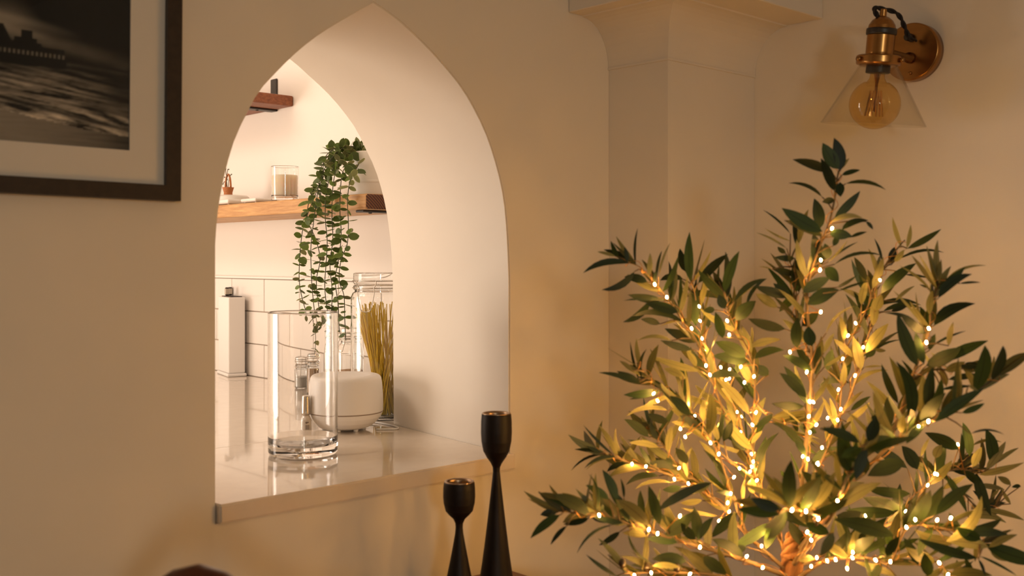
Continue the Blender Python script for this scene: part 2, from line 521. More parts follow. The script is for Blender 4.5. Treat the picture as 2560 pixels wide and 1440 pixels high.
# pilaster with coved capital and abacus in the corner
xp, yp, zn = 1.600, -.1514, Z0 + .3848
ca = Z0 + .483
pil = box('trim_2', xp, XW - .0005, yp, -.0005, 0, zn, PLASTER, None)
tag(pil, kind='structure')
V = []; Fc = []
prof = [(-.0035, 0), (-.0035, .004)] + [(-(.076 - .076 * math.cos(math.radians(a))) - .002, .004 + .092 * math.sin(math.radians(a))) for a in range(0, 91, 9)] + [(-.080, ca - zn + .0005)]
prof2 = [(-.003, -.0), ] + prof[1:]
rows = []
for o, z in prof:
    x = xp + o; y = yp + o
    i = len(V); V += [(x, -.0003, zn + z), (x, y, zn + z), (XW - .0003, y, zn + z)]; rows.append(i)
for a, c in zip(rows, rows[1:]):
    Fc += [(a, c, c + 1, a + 1), (a + 1, c + 1, c + 2, a + 2)]
i = len(V); V += [(XW - .0003, -.0003, zn)]; Fc.append((rows[0], rows[0] + 1, rows[0] + 2, i))
i = len(V); V += [(XW - .0003, -.0003, zn + prof[-1][1])]; Fc.append((rows[-1] + 1, rows[-1], i, rows[-1] + 2))
cap = mk('trim_3', V, Fc, PLASTER); tag(cap, kind='structure')
bm = bmesh.new(); bm.from_mesh(cap.data); bmesh.ops.recalc_face_normals(bm, faces=bm.faces[:]); bm.to_mesh(cap.data); bm.free()
for p in cap.data.polygons: p.use_smooth = False
ab = box('trim_4', 1.4815, XW - .0005, -.312, -.0005, ca, ca + .075, PLASTER, None, .0015, 1)
tag(ab, kind='structure')
tag(box('trim_5', 1.60, XW - .0005, -.19, -.0005, ca + .0752, ZT - .001, PLASTER), kind='structure')


# ------------------------------------------------------------------ kitchen shelves
XS = 1.43


def shelf(name, label, y0, y1, z0, z1, faceM, endM, by):
    root = empty(name, (XK, y0, z1), label, 'shelf', 'wooden shelves on the kitchen wall')
    bd = box('board', XS - XK, -.0008, 0, y1 - y0, z0 - z1, 0, faceM, root, .004, 2)
    bd.data.materials.append(endM)
    for p in bd.data.polygons:
        if p.normal.y < -.9: p.material_index = 1
    for k, yb in enumerate(by):
        br = box('bracket', XS - XK + .012, -.0008, yb - y0, yb - y0 + .034, z0 - z1 - .0055, z0 - z1 - .0003, BLACKM, root, .0015, 1)
        up = box('bracket_plate', -.0058, -.0008, yb - y0, yb - y0 + .034, .0003, .062, BLACKM, br, .002, 1)
        for xx in (-.16, -.06):
            lathe('screw', [(0, -.0025), (.004, -.002), (.0045, 0), (0, 0)], BLACKM, br, 12, loc=(xx, yb - y0 + .017, z0 - z1 - .0056))
    return root


shelf('wall_shelf', 'thick honey coloured wooden shelf with end grain, carrying the candle and trailing plant', .606, 2.6, Z0 + .119, Z0 + .156, SHELFW, SHELFEND, (.632, 1.9))
shelf('wall_shelf', 'short reddish wooden shelf end with black bracket, high in the arch', 1.257, 2.7, Z0 + .449, Z0 + .480, SHELFD, SHELFD, (1.345, 2.2))
ST = Z0 + .156

# candle in a glass tumbler
pc = PX(712, 500, 1.478)
cx, cy = 1.478, pc.y
t = empty('glass_candle', (cx, cy, ST + .0003), 'cream candle in a clear glass tumbler on the lower wooden shelf', 'candle')
lathe('tumbler', [(0, 0), (.030, 0), (.0345, .003), (.0358, .012), (.0368, .093), (.0362, .0938), (.0352, .093), (.0342, .016), (.031, .0135), (0, .0135)], GLASS, t, 48)
lathe('wax', [(0, .0142), (.0310, .0142), (.0335, .018), (.0345, .069), (.033, .0705), (0, .0695)], WAX, t, 40)
tube('wick', [(0, 0, .0695), (.0005, 0, .074), (.0015, 0, .078)], .0007, BLACKM, t, 6)

# white pot
py_, px_ = .715, 1.535
pot = empty('plant_pot', (px_, py_, ST + .0003), 'white ceramic plant pot with a raised band on the lower shelf end', 'pot')
lathe('body', [(0, 0), (.060, 0), (.064, .004), (.065, .031), (.0668, .0335), (.0668, .037), (.0655, .039), (.067, .106), (.0665, .109), (.063, .109), (.0625, .1), (.060, .02), (0, .02)], WHITE, pot, 56)
lathe('soil', [(0, .094), (.03, .096), (.0615, .090), (.0615, .084), (0, .084)], material('soil', (.05, .035, .02), .95, bump=(60, 1, .004)), pot, 24)

# things at the left end of the lower shelf
pd = PX(585, 480, 1.52)
t = empty('ceramic_dish', (1.52, PX(578, 480, 1.52).y, ST + .0003), 'round white lidded dish under the little wicker basket', 'dish')
lathe('base', [(0, 0), (.045, 0), (.052, .006), (.053, .014), (0, .014)], WHITE, t, 40)
lathe('lid', [(0, .0143), (.0525, .0143), (.0535, .018), (.052, .030), (.046, .0345), (.02, .036), (0, .036)], WHITE, t, 40)
by = PX(572, 470, 1.52).y
t = empty('wicker_basket', (1.52, by + .004, ST + .0366), 'tiny copper brown wicker basket with hoop handle and twigs', 'basket')
lathe('basket_body', [(0, 0), (.013, 0), (.0125, .008), (.0165, .021), (.0175, .0235), (.0155, .0235), (.011, .004), (0, .003)], WICKER, t, 20)
hp = [Vector((0, -.016 * math.cos(a), .022 + .040 * math.sin(a))) for a in [math.pi * k / 14 for k in range(15)]]
tube('handle', hp, .003, WICKER, t, 7)
bm = bmesh.new()
for a, b_, c in (((0, 0, .01), (.0, .012, .04), (.004, .022, .055)), ((0, 0, .01), (-.003, .004, .045), (-.002, -.002, .078)), ((0, .004, .045), (0, .012, .062), (0, .016, .080)),
                 ((0, 0, .01), (0, -.006, .05), (0, -.022, .062)), ((0, .01, .04), (0, .022, .042), (0, .034, .034))):
    tube_bm(bm, smooth_path([a, b_, c], 3), .0011, 5)
bm_obj('twig', bm, TWIG, t)
for (y, z) in ((-.02, .061), (-.003, .077), (.016, .079), (.022, .055), (.033, .035)):
    bm = bmesh.new(); m4 = Matrix.Translation((0, y, z)) @ Matrix.Diagonal((.0018, .0045, .002, 1))
    bmesh.ops.create_icosphere(bm, subdivisions=1, radius=1, matrix=m4)
    bm_obj('twig_leaf', bm, GREENTWIG, t)

for i, (u, w_, x_, lab) in enumerate(((575, .088, 1.475, 'long low white ceramic tray in front of the round dish'), (643, .085, 1.475, 'shallow cream tray between the round dish and the candle'))):
    c = PX(u, 500, x_)
    t = empty('ceramic_tray', (x_, c.y, ST + .0003), lab, 'tray', 'pale ceramic trays on the lower shelf')
    b = box_bm(-.03, .03, -w_ / 2, w_ / 2, .003, .0165 if i == 0 else .0135, .005, 3)
    tf = [f for f in b.faces if f.normal.z > .95 and f.calc_area() > .001]
    r = bmesh.ops.inset_region(b, faces=tf, thickness=.004)
    for f in tf:
        for v in f.verts: v.co.z -= .006
    for v in b.verts:
        k = 1 + (v.co.z - .0) * 4; v.co.x *= k * .95; v.co.y *= k * .95
    bm_obj('dish', b, WHITE, t, True)
    for sy in (-1, 1):
        for sx in (-1, 1):
            lathe('foot', [(0, 0), (.003, 0), (.0035, .0045), (0, .0045)], WHITE, t, 10, loc=(sx * .02, sy * w_ * .35, 0))

# ------------------------------------------------------------------ knife block
kc = P(571, 942, 3.205)
kb = empty('knife_block', (kc.x, kc.y, ZS + .0003), 'tall white rectangular knife block standing in the corner by the tiles', 'knife block', rot=(0, 0, math.radians(-13)))
box('body', 0, .052, 0, .12, .010, .243, WHITEMATT, kb, .004, 3)
box('base', -.004, .056, -.005, .125, 0, .0098, WHITEMATT, kb, .004, 3)
box('slot_insert', .008, .046, .010, .11, .2432, .2455, BLACKM, kb, .001, 1)
for k, (a, c) in enumerate(((.018, .035), (.034, .06))):
    hd = box('knife_handle', a - .006, a + .006, c + .042, c + .052, .2457, .272, BLACKM, kb, .003, 2)
    box('handle_side', a - .0063, a + .0062, c + .0415, c + .0525, .249, .268, STEEL, hd, .001, 1)

# ------------------------------------------------------------------ clip top jars


def jar(name, label, x, y, R, H, neck=.82, fill=None, fillh=.5, ang=0.0, thick=.0028, nh=.0, sh=.22):
    t = empty(name, (x, y, ZS + .0003), label, 'jar', 'clip-top glass jars on the worktop', rot=(0, 0, ang))
    lidh = .022 * (R / .064) ** .5 + .006
    hb = H - lidh                      # top of body glass
    rn = R * neck
    shz = hb - max(.016, sh * R * 1.1) - nh
    out = [(0, .003), (R * .6, .002), (R * .82, 0), (R * .95, .003), (R, R * .14)]
    out += [(R, shz)] + [(rn + (R - rn) * math.cos(math.radians(a)), shz + (hb - .012 - shz) * math.sin(math.radians(a)) * .8) for a in (25, 50, 70, 88)]
    out += [(rn, hb - .011), (rn + .003, hb - .010), (rn + .0035, hb - .003), (rn + .001, hb)]
    ins = [(rn - thick, hb), (rn - thick, hb - .012)] + [(rn + (R - rn) * math.cos(math.radians(a)) - thick, shz + (hb - .012 - shz) * math.sin(math.radians(a)) * .8 - .001) for a in (70, 50, 25)]
    ins += [(R - thick, shz - .002), (R - thick, R * .16), (R * .85, .0075), (0, .0075)]
    body = lathe('glass_body', out + ins, JARGLASS, t, 56)
    lid = lathe('glass_lid', [(0, hb + .0015), (rn + .0005, hb + .0015), (rn + .003, hb + .004), (rn + .004, hb + .008), (rn + .002, hb + .010), (rn + .0035, hb + .013), (rn + .003, H - .002), (rn - .002, H), (rn * .55, H - .001), (rn * .5, H - .0035), (0, H - .0035)], JARGLASS, t, 56)
    lathe('rubber_seal', [(rn - thick * .8, hb + .0001), (rn + .001, hb + .0001), (rn + .0012, hb + .0014), (rn - thick * .8, hb + .0014)], material('seal', (.62, .52, .42), .6), t, 40, closed=True)
    wr = max(.0010, R * .018)
    ring = [Vector(((rn + .0045) * math.cos(a), (rn + .0045) * math.sin(a), hb - .0065)) for a in [2 * math.pi * k / 40 for k in range(41)]]
    wc = tube('wire_clip', ring, wr, WIREM, t, 6)
    ring = [Vector(((rn + .0045) * math.cos(a), (rn + .0045) * math.sin(a), hb + .0095)) for a in [2 * math.pi * k / 40 for k in range(41)]]
    tube('wire_ring', ring, wr, WIREM, t, 6)
    # bail at -Y side: two uprights, hanging loop
    rr = rn + .007
    h = R * .38
    loop = [(-h * .9, -rr, hb + .010), (-h, -rr - .003, hb + .004), (-h * .72, -rr - .001, hb - .007), (-h * .85, -rr - .004, hb - .014), (-h * .62, -max(rr, R) - .003, hb - .014 - R * .45), (-h * .4, -max(rr, R) - .004, hb - .017 - R * .62),
            (h * .4, -max(rr, R) - .004, hb - .017 - R * .62), (h * .62, -max(rr, R) - .003, hb - .014 - R * .45), (h * .85, -rr - .004, hb - .014), (h * .72, -rr - .001, hb - .007), (h, -rr - .003, hb + .004), (h * .9, -rr, hb + .010)]
    tube('bail_loop', smooth_path(loop, 4), wr, WIREM, t, 6)
    if fill:
        ri = R - thick - .0006
        lathe('contents', [(0, .0085), (ri * .9, .0085), (ri, R * .2), (ri, fillh * H), (ri * .5, fillh * H + .002), (0, fillh * H + .003)], fill, t, 40)
    return t


bj = P(948, 1052, 2.39)
BJX, BJY = bj.x, bj.y
jar('storage_jar', 'tall clip-top glass jar of yellow spaghetti beside the arch jamb', BJX, BJY, .0645, .329, .86, None, ang=math.radians(-62), nh=.006, sh=.35)
j2 = P(752, 972, 2.925)
jar('storage_jar', 'small clip-top glass jar of white sugar, leftmost behind the glass vase', j2.x, j2.y, .0285, .0875, .8, SUGAR, .36, ang=math.radians(-52), thick=.002)
jar('storage_jar', 'small clip-top glass jar of brown contents, seen between vase and speaker', *P(796, 955, 2.80).xy, .0265, .108, .8, SPICE, .62, ang=math.radians(-20), thick=.002)
jar('storage_jar', 'slim tall clip-top glass bottle jar between the vase and the spaghetti jar', *P(872, 1000, 2.66).xy, .0315, .186, .62, SPICE, .42, ang=math.radians(-70), thick=.0022, nh=.012, sh=.9)

# spaghetti
bm = bmesh.new(); rs = random.Random(3)
ru = (RGT.x, RGT.y)
for k in range(120):
    a = rs.uniform(0, 2 * math.pi); r0 = .030 * math.sqrt(rs.random())
    bx = .018 * ru[0] + r0 * math.cos(a); by_ = .018 * ru[1] + r0 * math.sin(a)
    a2 = a + rs.uniform(1.4, 2.6); r1 = .050 * math.sqrt(rs.uniform(.1, 1))
    if rs.random() < .6:
        tx = -.034 * ru[0] + .022 * math.cos(a2); ty = -.034 * ru[1] + .022 * math.sin(a2)
    else:
        tx = r1 * math.cos(a2); ty = r1 * math.sin(a2)
    L = .252 + rs.uniform(-.022, .006)
    d = Vector((tx - bx, ty - by_, L)); d = d.normalized() * L
    p0 = Vector((bx, by_, .0092)); p1 = p0 + d
    m_ = (p0 + p1) / 2 + Vector((rs.uniform(-.003, .003), rs.uniform(-.003, .003), 0))
    for p in (p1, m_):
        rad = math.hypot(p.x, p.y)
        if rad > .0585: p.x *= .0585 / rad; p.y *= .0585 / rad
    tube_bm(bm, [p0, m_, p1], .00115, 5)
sp = bm_obj('spaghetti', bm, PASTA, None, True); sp.location = (BJX, BJY, ZS)
tag(sp, 'loose bundle of dry yellow spaghetti standing in the tall jar', 'spaghetti', kind='stuff')

# ------------------------------------------------------------------ white ribbed speaker
sc_ = P(866, 1072, 2.215)
spk = empty('tabletop_speaker', (sc_.x, sc_.y, ZS + .0003), 'squat white round ribbed tabletop speaker behind the glass vase', 'speaker')
prof = []
for i in range(61):
    z = .040 + (.105 - .040) * i / 60
    prof.append((.0768 + (.00035 if i % 2 else -.00015) - .0035 * ((z - .040) / .065) ** 3, z))
for k, a in enumerate(range(8, 91, 8)):
    prof.append((.0635 + .0098 * math.cos(math.radians(a)), .105 + .011 * math.sin(math.radians(a))))
prof += [(.058, .1165), (.050, .1158), (.040, .1135), (.02, .1122), (0, .112)]
body = lathe('ribbed_body', [(0, .0402)] + prof, WHITEMATT, spk, 96)
lathe('seam', [(0, .0375), (.0757, .0375), (.0757, .0401), (0, .0401)], material('seam_grey', (.35, .27, .22), .6), spk, 72)
lathe('lower_shell', [(0, .004), (.040, .004), (.052, .008), (.064, .018), (.072, .028), (.0765, .0374), (0, .0374)], WHITEMATT, spk, 72)
for k in range(6):
    a = k * math.pi / 3 + .5
    lathe('foot', [(0, 0), (.005, 0), (.0055, .006), (0, .006)], WHITEMATT, spk, 12, loc=(.036 * math.cos(a), .036 * math.sin(a), 0))
cb_ = [P(905, 1078, 2.22), P(940, 1076, 2.235), P(965, 1070, 2.27), P(985, 1062, 2.32), P(1008, 1052, 2.38)]
cb_ = [Vector((p.x, p.y, ZS + .0022)) for p in cb_]; cb_[-1].x = min(cb_[-1].x, XK - .02)
cb_ = [Vector((1.30, .385, ZS + .0022)), Vector((1.335, .36, ZS + .0022)), Vector((1.352, .385, ZS + .0022)), Vector((1.357, .43, ZS + .0022)), Vector((1.36, .5, ZS + .0022)), Vector((1.45, .45, ZS + .0022)), Vector((1.6, .45, ZS + .0022))]
cord = tube('power_cable', smooth_path(cb_, 6), .002, WHITEMATT, None, 6)
tag(cord, 'thin white power cable lying behind the white speaker', 'cable')

# nail varnish bottle
nb = P(766, 1083, 2.168)
t = empty('varnish_bottle', (nb.x, nb.y, ZS + .0003), 'small white bottle with tall silver cap behind the glass vase', 'bottle', rot=(0, 0, math.radians(-35)))
lathe('bottle_body', [(0, 0), (.0115, 0), (.0132, .002), (.0135, .006), (.0128, .026), (.011, .0325), (.0085, .036), (.0085, .0385), (0, .0385)], material('milky_glass', (.78, .72, .66), .08, coat=1), t, 32)
lathe('cap', [(0, .0387), (.0102, .0387), (.0104, .042), (.0092, .076), (.0088, .0775), (0, .0775)], STEEL, t, 32)
V = []; Fc = []
for i in range(13):
    a = math.radians(-100 + i * 8.0 - 15)
    for z in (.005, .029): V.append((.01375 * math.cos(a), .01375 * math.sin(a), z))
for i in range(12): Fc.append((2 * i, 2 * i + 2, 2 * i + 3, 2 * i + 1))
lb = mk('label_sticker', V, Fc, material('label_paper', (.66, .62, .58), .6), t)
bm = bmesh.new()
for i in range(9):
    a0 = math.radians(-92 + i * 4.4); a1 = a0 + math.radians(1.6 + (i * 7 % 3) * .8)
    q = [bm.verts.new((.0139 * math.cos(a), .0139 * math.sin(a), z)) for a, z in ((a0, .009), (a1, .009), (a1, .019), (a0, .019))]
    bm.faces.new(q)
for r_, a_, z_ in ((.0028, -82, .0235), (.0018, -66, .0238)):
    ctr = [(math.radians(a_) + r_ * math.cos(k) / .0139, z_ + r_ * math.sin(k) * .8) for k in [i * math.pi / 5 for i in range(10)]]
    bm.faces.new([bm.verts.new((.0139 * math.cos(a), .0139 * math.sin(a), z)) for a, z in ctr])
bm_obj('barcode', bm, material('print_grey', (.16, .12, .10), .6), lb)

# ------------------------------------------------------------------ cylinder vase
vc = P(757.5, 1134, 1.937)
t = empty('glass_vase', (vc.x, vc.y, ZS + .0003), 'empty tall clear cylinder glass vase standing on the stone sill', 'vase')
R = .0638
lathe('glass_cylinder', [(0, .0015), (R * .55, .001), (R - .008, 0), (R - .003, .0015), (R - .0008, .006), (R - .0003, .02), (R, .26), (R - .0012, .2622), (R - .0028, .2622), (R - .004, .2605), (R - .0045, .034), (R - .007, .0235), (R - .014, .019), (R * .4, .0175), (0, .0175)], GLASS, t, 96)

# ------------------------------------------------------------------ framed photograph
fx1, fz0, fy = .669, Z0 + .0827, -.026
FW, FH = .50, .41
fr = empty('picture_frame', (fx1, -.0006, fz0), 'dark brown framed seascape photograph with wide pale mount beside the arch', 'picture', rot=(0, math.radians(.45), 0))
fw = .0215


def mitre(name, a, b, c, d, y0=-.0255, y1=-.001):
    V = [(x, y, z) for y in (y0, y1) for x, z in (a, b, c, d)]
    mk(name, V, [(0, 1, 2, 3), (7, 6, 5, 4), (0, 4, 5, 1), (1, 5, 6, 2), (2, 6, 7, 3), (3, 7, 4, 0)], FRAMEM, fr)


mitre('frame_rail', (-FW, 0), (0, 0), (-fw, fw), (-FW + fw, fw))
mitre('frame_rail', (-FW + fw, FH - fw), (-fw, FH - fw), (0, FH), (-FW, FH))
mitre('frame_stile', (-fw, fw), (0, 0), (0, FH), (-fw, FH - fw))
mitre('frame_stile', (-FW, 0), (-FW + fw, fw), (-FW + fw, FH - fw), (-FW, FH))
# mount with window (bevelled hole)
ix1, iz0, iw, ih = .5985 - fx1, .150 - .0827 - .001, .36, .272
ix0, iz1 = ix1 - iw, iz0 + ih
ox0, ox1, oz0, oz1 = -FW + fw - .001, -fw + .001, fw - .001, FH - fw + .001
bm = bmesh.new()
for y, g in ((-.0165, 0), (-.0150, -.0012)):
    pass
O = [(ox0, oz0), (ox1, oz0), (ox1, oz1), (ox0, oz1)]; I = [(ix0, iz0), (ix1, iz0), (ix1, iz1), (ix0, iz1)]
vo = [bm.verts.new((x, -.0168, z)) for x, z in O]; vi = [bm.verts.new((x, -.0168, z)) for x, z in I]
vb = [bm.verts.new((x, -.0150, z)) for x, z in I]
for k in range(4):
    j = (k + 1) % 4
    bm.faces.new((vo[k], vo[j], vi[j], vi[k])); bm.faces.new((vi[k], vi[j], vb[j], vb[k]))
bm_obj('mount', bm, MATB, fr)
box('backing_board', -FW + fw * .6, -fw * .6, -.0120, -.002, fw * .6, FH - fw * .6, FRAMEM, fr)


def fbm(x, y, o=4):
    s = 0; a = .5
    for k in range(o):
        s += a * noise.noise(Vector((x, y, 3.1 + k))); x *= 2.03; y *= 2.03; a *= .5
    return s


def sstep(a, b, x):
    t_ = max(0, min(1, (x - a) / (b - a))); return t_ * t_ * (3 - 2 * t_)


def seascape(s, h):
    """s: metres left of the right edge; h: metres above the lower edge"""
    hor = .112
    if h > hor:
        k = h - hor
        v = .010 + .02 * max(0, fbm(s * 9, h * 40 + 5))
        band = math.exp(-((k - (.004 + s * .16)) / .010) ** 2)
        v += .20 * band * (.25 + .75 * sstep(.02, .16, s)) * (.7 + .8 * fbm(s * 14, h * 60))
        band2 = math.exp(-((k - (.026 + s * .12)) / .006) ** 2)
        v += .10 * band2 * sstep(.05, .15, s)
        v += .10 * sstep(.11, .16, s) * math.exp(-((k - .045) / .02) ** 2)
        # pier silhouette
        if s > .088:
            top = .012 + .004 * sstep(.115, .118, s)
            if .122 < s < .150: top = .022 + (.010 if .128 < s < .142 else 0)
            if s > .152: top = .034 - .02 * max(0, (.163 - s)) / .011
            if s > .163: top = .036
            if k < top: v = .010
            if k < .006 and (s * 400) % 2.2 < 1.0: v = .13
    else:
        k = hor - h
        lines = fbm(s * 14 + k * 5, (k + s * .10) * 210, 5)
        v = .022 + .07 * max(0, lines)
        v += sstep(.01, .10, s) * sstep(.0, .05, k) * (.13 + .75 * lines)
        v += sstep(.045, .085, k) * (.13 + 1.0 * max(-.2, fbm(s * 22, (k + s * .2) * 120, 5)))
        e = k - (.085 - s * .17)
        v *= 1 - .85 * math.exp(-(e / .0035) ** 2)
        e = k - (.064 - s * .10)
        v *= 1 - .6 * math.exp(-(e / .003) ** 2)
        if h < .020 + .02 * sstep(0, .2, s) + .002 * fbm(s * 30, 1): v = .10 + .05 * fbm(s * 20, h * 300) + .1 * sstep(.0, .16, s) - .05 * (1 - sstep(0, .05, s))
        if s > .085 and k < .012 - (s - .085) * -.02: v *= .22
    v = max(.008, v)
    return v


NX, NZ = 260, 200
V = []; Fc = []; cl = []
for j in range(NZ + 1):
    for i in range(NX + 1):
        V.append((ix0 - .001 + (iw + .002) * i / NX, -.0149, iz0 - .001 + (ih + .002) * j / NZ))
        v = seascape(iw * (1 - i / NX), ih * j / NZ); v = .006 + max(0, v - .02) * 1.55; cl.append((v * 1.0, v * .88, v * .72, 1))
for j in range(NZ):
    for i in range(NX):
        a = j * (NX + 1) + i; Fc.append((a, a + 1, a + NX + 2, a + NX + 1))
pr = mk('photo_print', V, Fc, None, fr)
ca_ = pr.data.color_attributes.new('print', 'FLOAT_COLOR', 'POINT')
ca_.data.foreach_set('color', [c for q in cl for c in q])
pm = material('print_ink', (.1, .1, .1), .6)
pm.node_tree.nodes['Principled BSDF'].inputs['Specular IOR Level'].default_value = .1
at_ = pm.node_tree.nodes.new('ShaderNodeVertexColor'); at_.layer_name = 'print'
pm.node_tree.links.new(at_.outputs[0], pm.node_tree.nodes['Principled BSDF'].inputs['Base Color'])
pr.data.materials.append(pm)
box('glass_pane', ox0, ox1, -.0195, -.0175, oz0, oz1, PANE, fr)

# ------------------------------------------------------------------ wall lamp
lz = Z0 + .376
LY = -.5056
ln = empty('wall_lamp', (XW, LY, lz), 'brass wall lamp with clear cone shade and round amber bulb above the tree', 'lamp')


def lathe_x(name, prof, mat, parent, seg=64, z0=0):
    bm = bmesh.new(); rings = []
    for r, x in prof:
        if r < 1e-7: rings.append([bm.verts.new((-x, 0, z0))])
        else: rings.append([bm.verts.new((-x, r * math.cos(2 * math.pi * k / seg), z0 + r * math.sin(2 * math.pi * k / seg))) for k in range(seg)])
    for a, b in zip(rings, rings[1:]):
        for k in range(seg):
            k2 = (k + 1) % seg
            if len(a) == 1: bm.faces.new((a[0], b[k], b[k2]))
            elif len(b) == 1: bm.faces.new((a[k], b[0], a[k2]))
            else: bm.faces.new((a[k], b[k], b[k2], a[k2]))
    return bm_obj(name, bm, mat, parent, True)


rose = lathe_x('backplate', [(0, .0005), (.052, .0005), (.0535, .002), (.0535, .020), (.0528, .0222), (.051, .0235), (.02, .0240), (0, .0240)], BRASS, ln, z0=.010)
for p in rose.data.polygons:
    if abs(p.normal.x) > .9: p.use_smooth = False
lathe_x('screw', [(0, .0241), (.0035, .0241), (.003, .0262), (0, .0266)], BRASS, rose, 16, z0=-.030)
lathe_x('cord_grip', [(0, .0241), (.0075, .0241), (.0075, .034), (.0055, .036), (0, .036)], BLACKM, rose, 20, z0=.036)
lathe_x('arm', [(0, .0241), (.0105, .0241), (.0100, .030), (.0062, .033), (.0062, .122), (0, .122)], BRASSD, ln, 24, z0=-.002)
hx = -.138
HM = Matrix.Translation((hx, 0, -.002)) @ Matrix.Rotation(math.radians(3.2), 4, FWD) @ Matrix.Rotation(math.radians(6.5), 4, RGT)


def head(name, prof, mat, parent=ln, seg=56, smooth=True, closed=False):
    o = lathe(name, prof, mat, None, seg, closed, smooth)
    o.data.transform(HM)
    o.parent = parent
    return o


head('socket_cup', [(0, -.010), (.0235, -.010), (.0240, -.006), (.0240, .0255), (0, .0255)], BRASS)
col = head('socket_collar', [(0, .0256), (.0255, .0256), (.0262, .028), (.0262, .034), (.0255, .0365), (0, .0365)], BLACKM)
head('socket_dome', [(0, .0366), (.0238, .0366), (.0225, .043), (.0175, .051), (.011, .056), (.0062, .058), (.0058, .070), (.0045, .071), (0, .071)], BRASS)
gal = head('shade_holder', [(0, -.0285), (.031, -.0290), (.0375, -.027), (.0388, -.024), (.0388, -.0125), (.0365, -.0105), (.025, -.0101), (0, -.0101)], BRASS)
for a in (35, 155, 275):
    q = math.radians(a)
    bm = bmesh.new(); tube_bm(bm, [Vector((.038 * math.cos(q), .038 * math.sin(q), -.019)), Vector((.0455 * math.cos(q), .0455 * math.sin(q), -.019))], .0042, 12)
    o = bm_obj('thumb_screw', bm, BRASS, None, True); o.data.transform(HM); o.parent = gal
head('bulb_holder', [(0, -.0291), (.0205, -.0291), (.0210, -.041), (.0185, -.042), (0, -.042)], BLACKM)
sh = head('glass_shade', [(.0305, -.0293), (.034, -.0300), (.0905, -.1325), (.0892, -.1330), (.0325, -.0315), (.0300, -.0305)], SHADEGLASS, closed=True, seg=80)
bpts = [(.0125, -.0425), (.0130, -.050), (.0175, -.058)]
Rb, zb = .0445, -.0965
bpts += [(Rb * math.sin(math.radians(a)), zb + Rb * math.cos(math.radians(a))) for a in range(30, 181, 10)]
bpts[-1] = (0, zb - Rb)
bulb = head('bulb', bpts, AMBER)
bm = bmesh.new()
tube_bm(bm, [Vector((0, 0, -.043)), Vector((0, 0, -.060)), Vector((0, 0, -.110))], [.006, .0028, .0018], 10)
for k in range(14):
    a = k * 2 * math.pi / 14; a2 = a + math.pi / 14
    tube_bm(bm, [Vector((.010 * math.cos(a), .010 * math.sin(a), -.072)), Vector((.016 * math.cos(a2), .016 * math.sin(a2), -.118))], .0005, 4)
    tube_bm(bm, [Vector((.016 * math.cos(a2), .016 * math.sin(a2), -.118)), Vector((.010 * math.cos(a + math.pi / 7), .010 * math.sin(a + math.pi / 7), -.072))], .0005, 4)
o = bm_obj('filament', bm, BRASS, None); o.data.transform(HM); o.parent = bulb
cp = [P(2197, 60, 1.866), P(2194, 42, 1.866), P(2186, 26, 1.866), P(2190, 20, 1.868), P(2205, 22, 1.872), P(2230, 28, 1.88), P(2248, 40, 1.89), P(2258, 60, 1.90), P(2266, 80, 1.91), P(2275, 97, 1.915), P(2289, 100, 1.925)]
cp = smooth_path([p - Vector((XW, LY, lz)) for p in cp], 7)
bm = bmesh.new()
for ph in (0, math.pi):
    pts = []
    for i, p in enumerate(cp):
        T = (cp[min(i + 1, len(cp) - 1)] - cp[max(i - 1, 0)]).normalized()
        N = (FWD - T * FWD.dot(T)).normalized(); B = T.cross(N)
        a = i * .42 + ph
        pts.append(p + (N * math.cos(a) + B * math.sin(a)) * .0023)
    tube_bm(bm, pts, .0024, 7)
bm_obj('twisted_cord', bm, BLACK, ln, True)

# ------------------------------------------------------------------ table, candlesticks, chair
TZ = Z0 - .545
tb = empty('side_table', (.95, -.42, 0), 'reddish brown wooden table under the two dark candlesticks', 'table')
box('table_top', -.22, .313, -.40, .372, TZ - .028, TZ, TABLEW, tb, .006, 3)
for sx in (-.19, .28):
    for sy in (-.37, .34):
        bm = bmesh.new(); tube_bm(bm, [Vector((sx, sy, 0)), Vector((sx, sy, TZ - .029))], [.014, .021], 12)
        bm_obj('leg', bm, TABLEW, tb, True)
box('apron', -.18, .27, -.36, -.34, TZ - .09, TZ - .0285, TABLEW, tb)
box('apron', -.18, .27, .32, .34, TZ - .09, TZ - .0285, TABLEW, tb)


def candlestick(label, x, y, H, cup, rb):
    t = empty('candlestick', (x, y, TZ + .0003), label, 'candlestick', 'dark turned wooden candlesticks')
    r = .0243
    zc0 = H - cup
    pr_ = [(0, 0), (rb - .001, 0), (rb, .002), (rb, .006)]
    for k in range(9):
        f = k / 8
        pr_.append((rb + (.0056 - rb) * (f ** .82 * .96), .006 + (zc0 - .016 - .006) * f))
    pr_ += [(.0057, zc0 - .007), (.0062, zc0), (.0095, zc0 + .007), (.0160, zc0 + cup * .14 + .004), (.0215, zc0 + cup * .30), (.0246, zc0 + cup * .48), (.0255, zc0 + cup * .64), (.0252, zc0 + cup * .85), (r, H - .0018), (r - .0008, H - .0004)]
    pr_ += [(.0212, H - .0004), (.0212, H - .018), (0, H - .018)]
    lathe('turned_body', pr_, DARKWOOD, t, 56)
    lathe('metal_insert', [(.0237, H - .0003), (.0237, H + .0006), (.0225, H + .0010), (.0200, H + .0003), (.0190, H - .003), (.0180, H - .014), (0, H - .0145), (0, H - .016), (.0195, H - .0155), (.0208, H - .003)], RIMM, t, 56)


candlestick('taller dark turned wooden candlestick in front of the sill end', *P(1241, 1481, 1.72).xy, .2935, .088, .031)
candlestick('shorter dark turned wooden candlestick left of the taller one', *P(1148, 1511, 1.66).xy, .1945, .066, .0295)

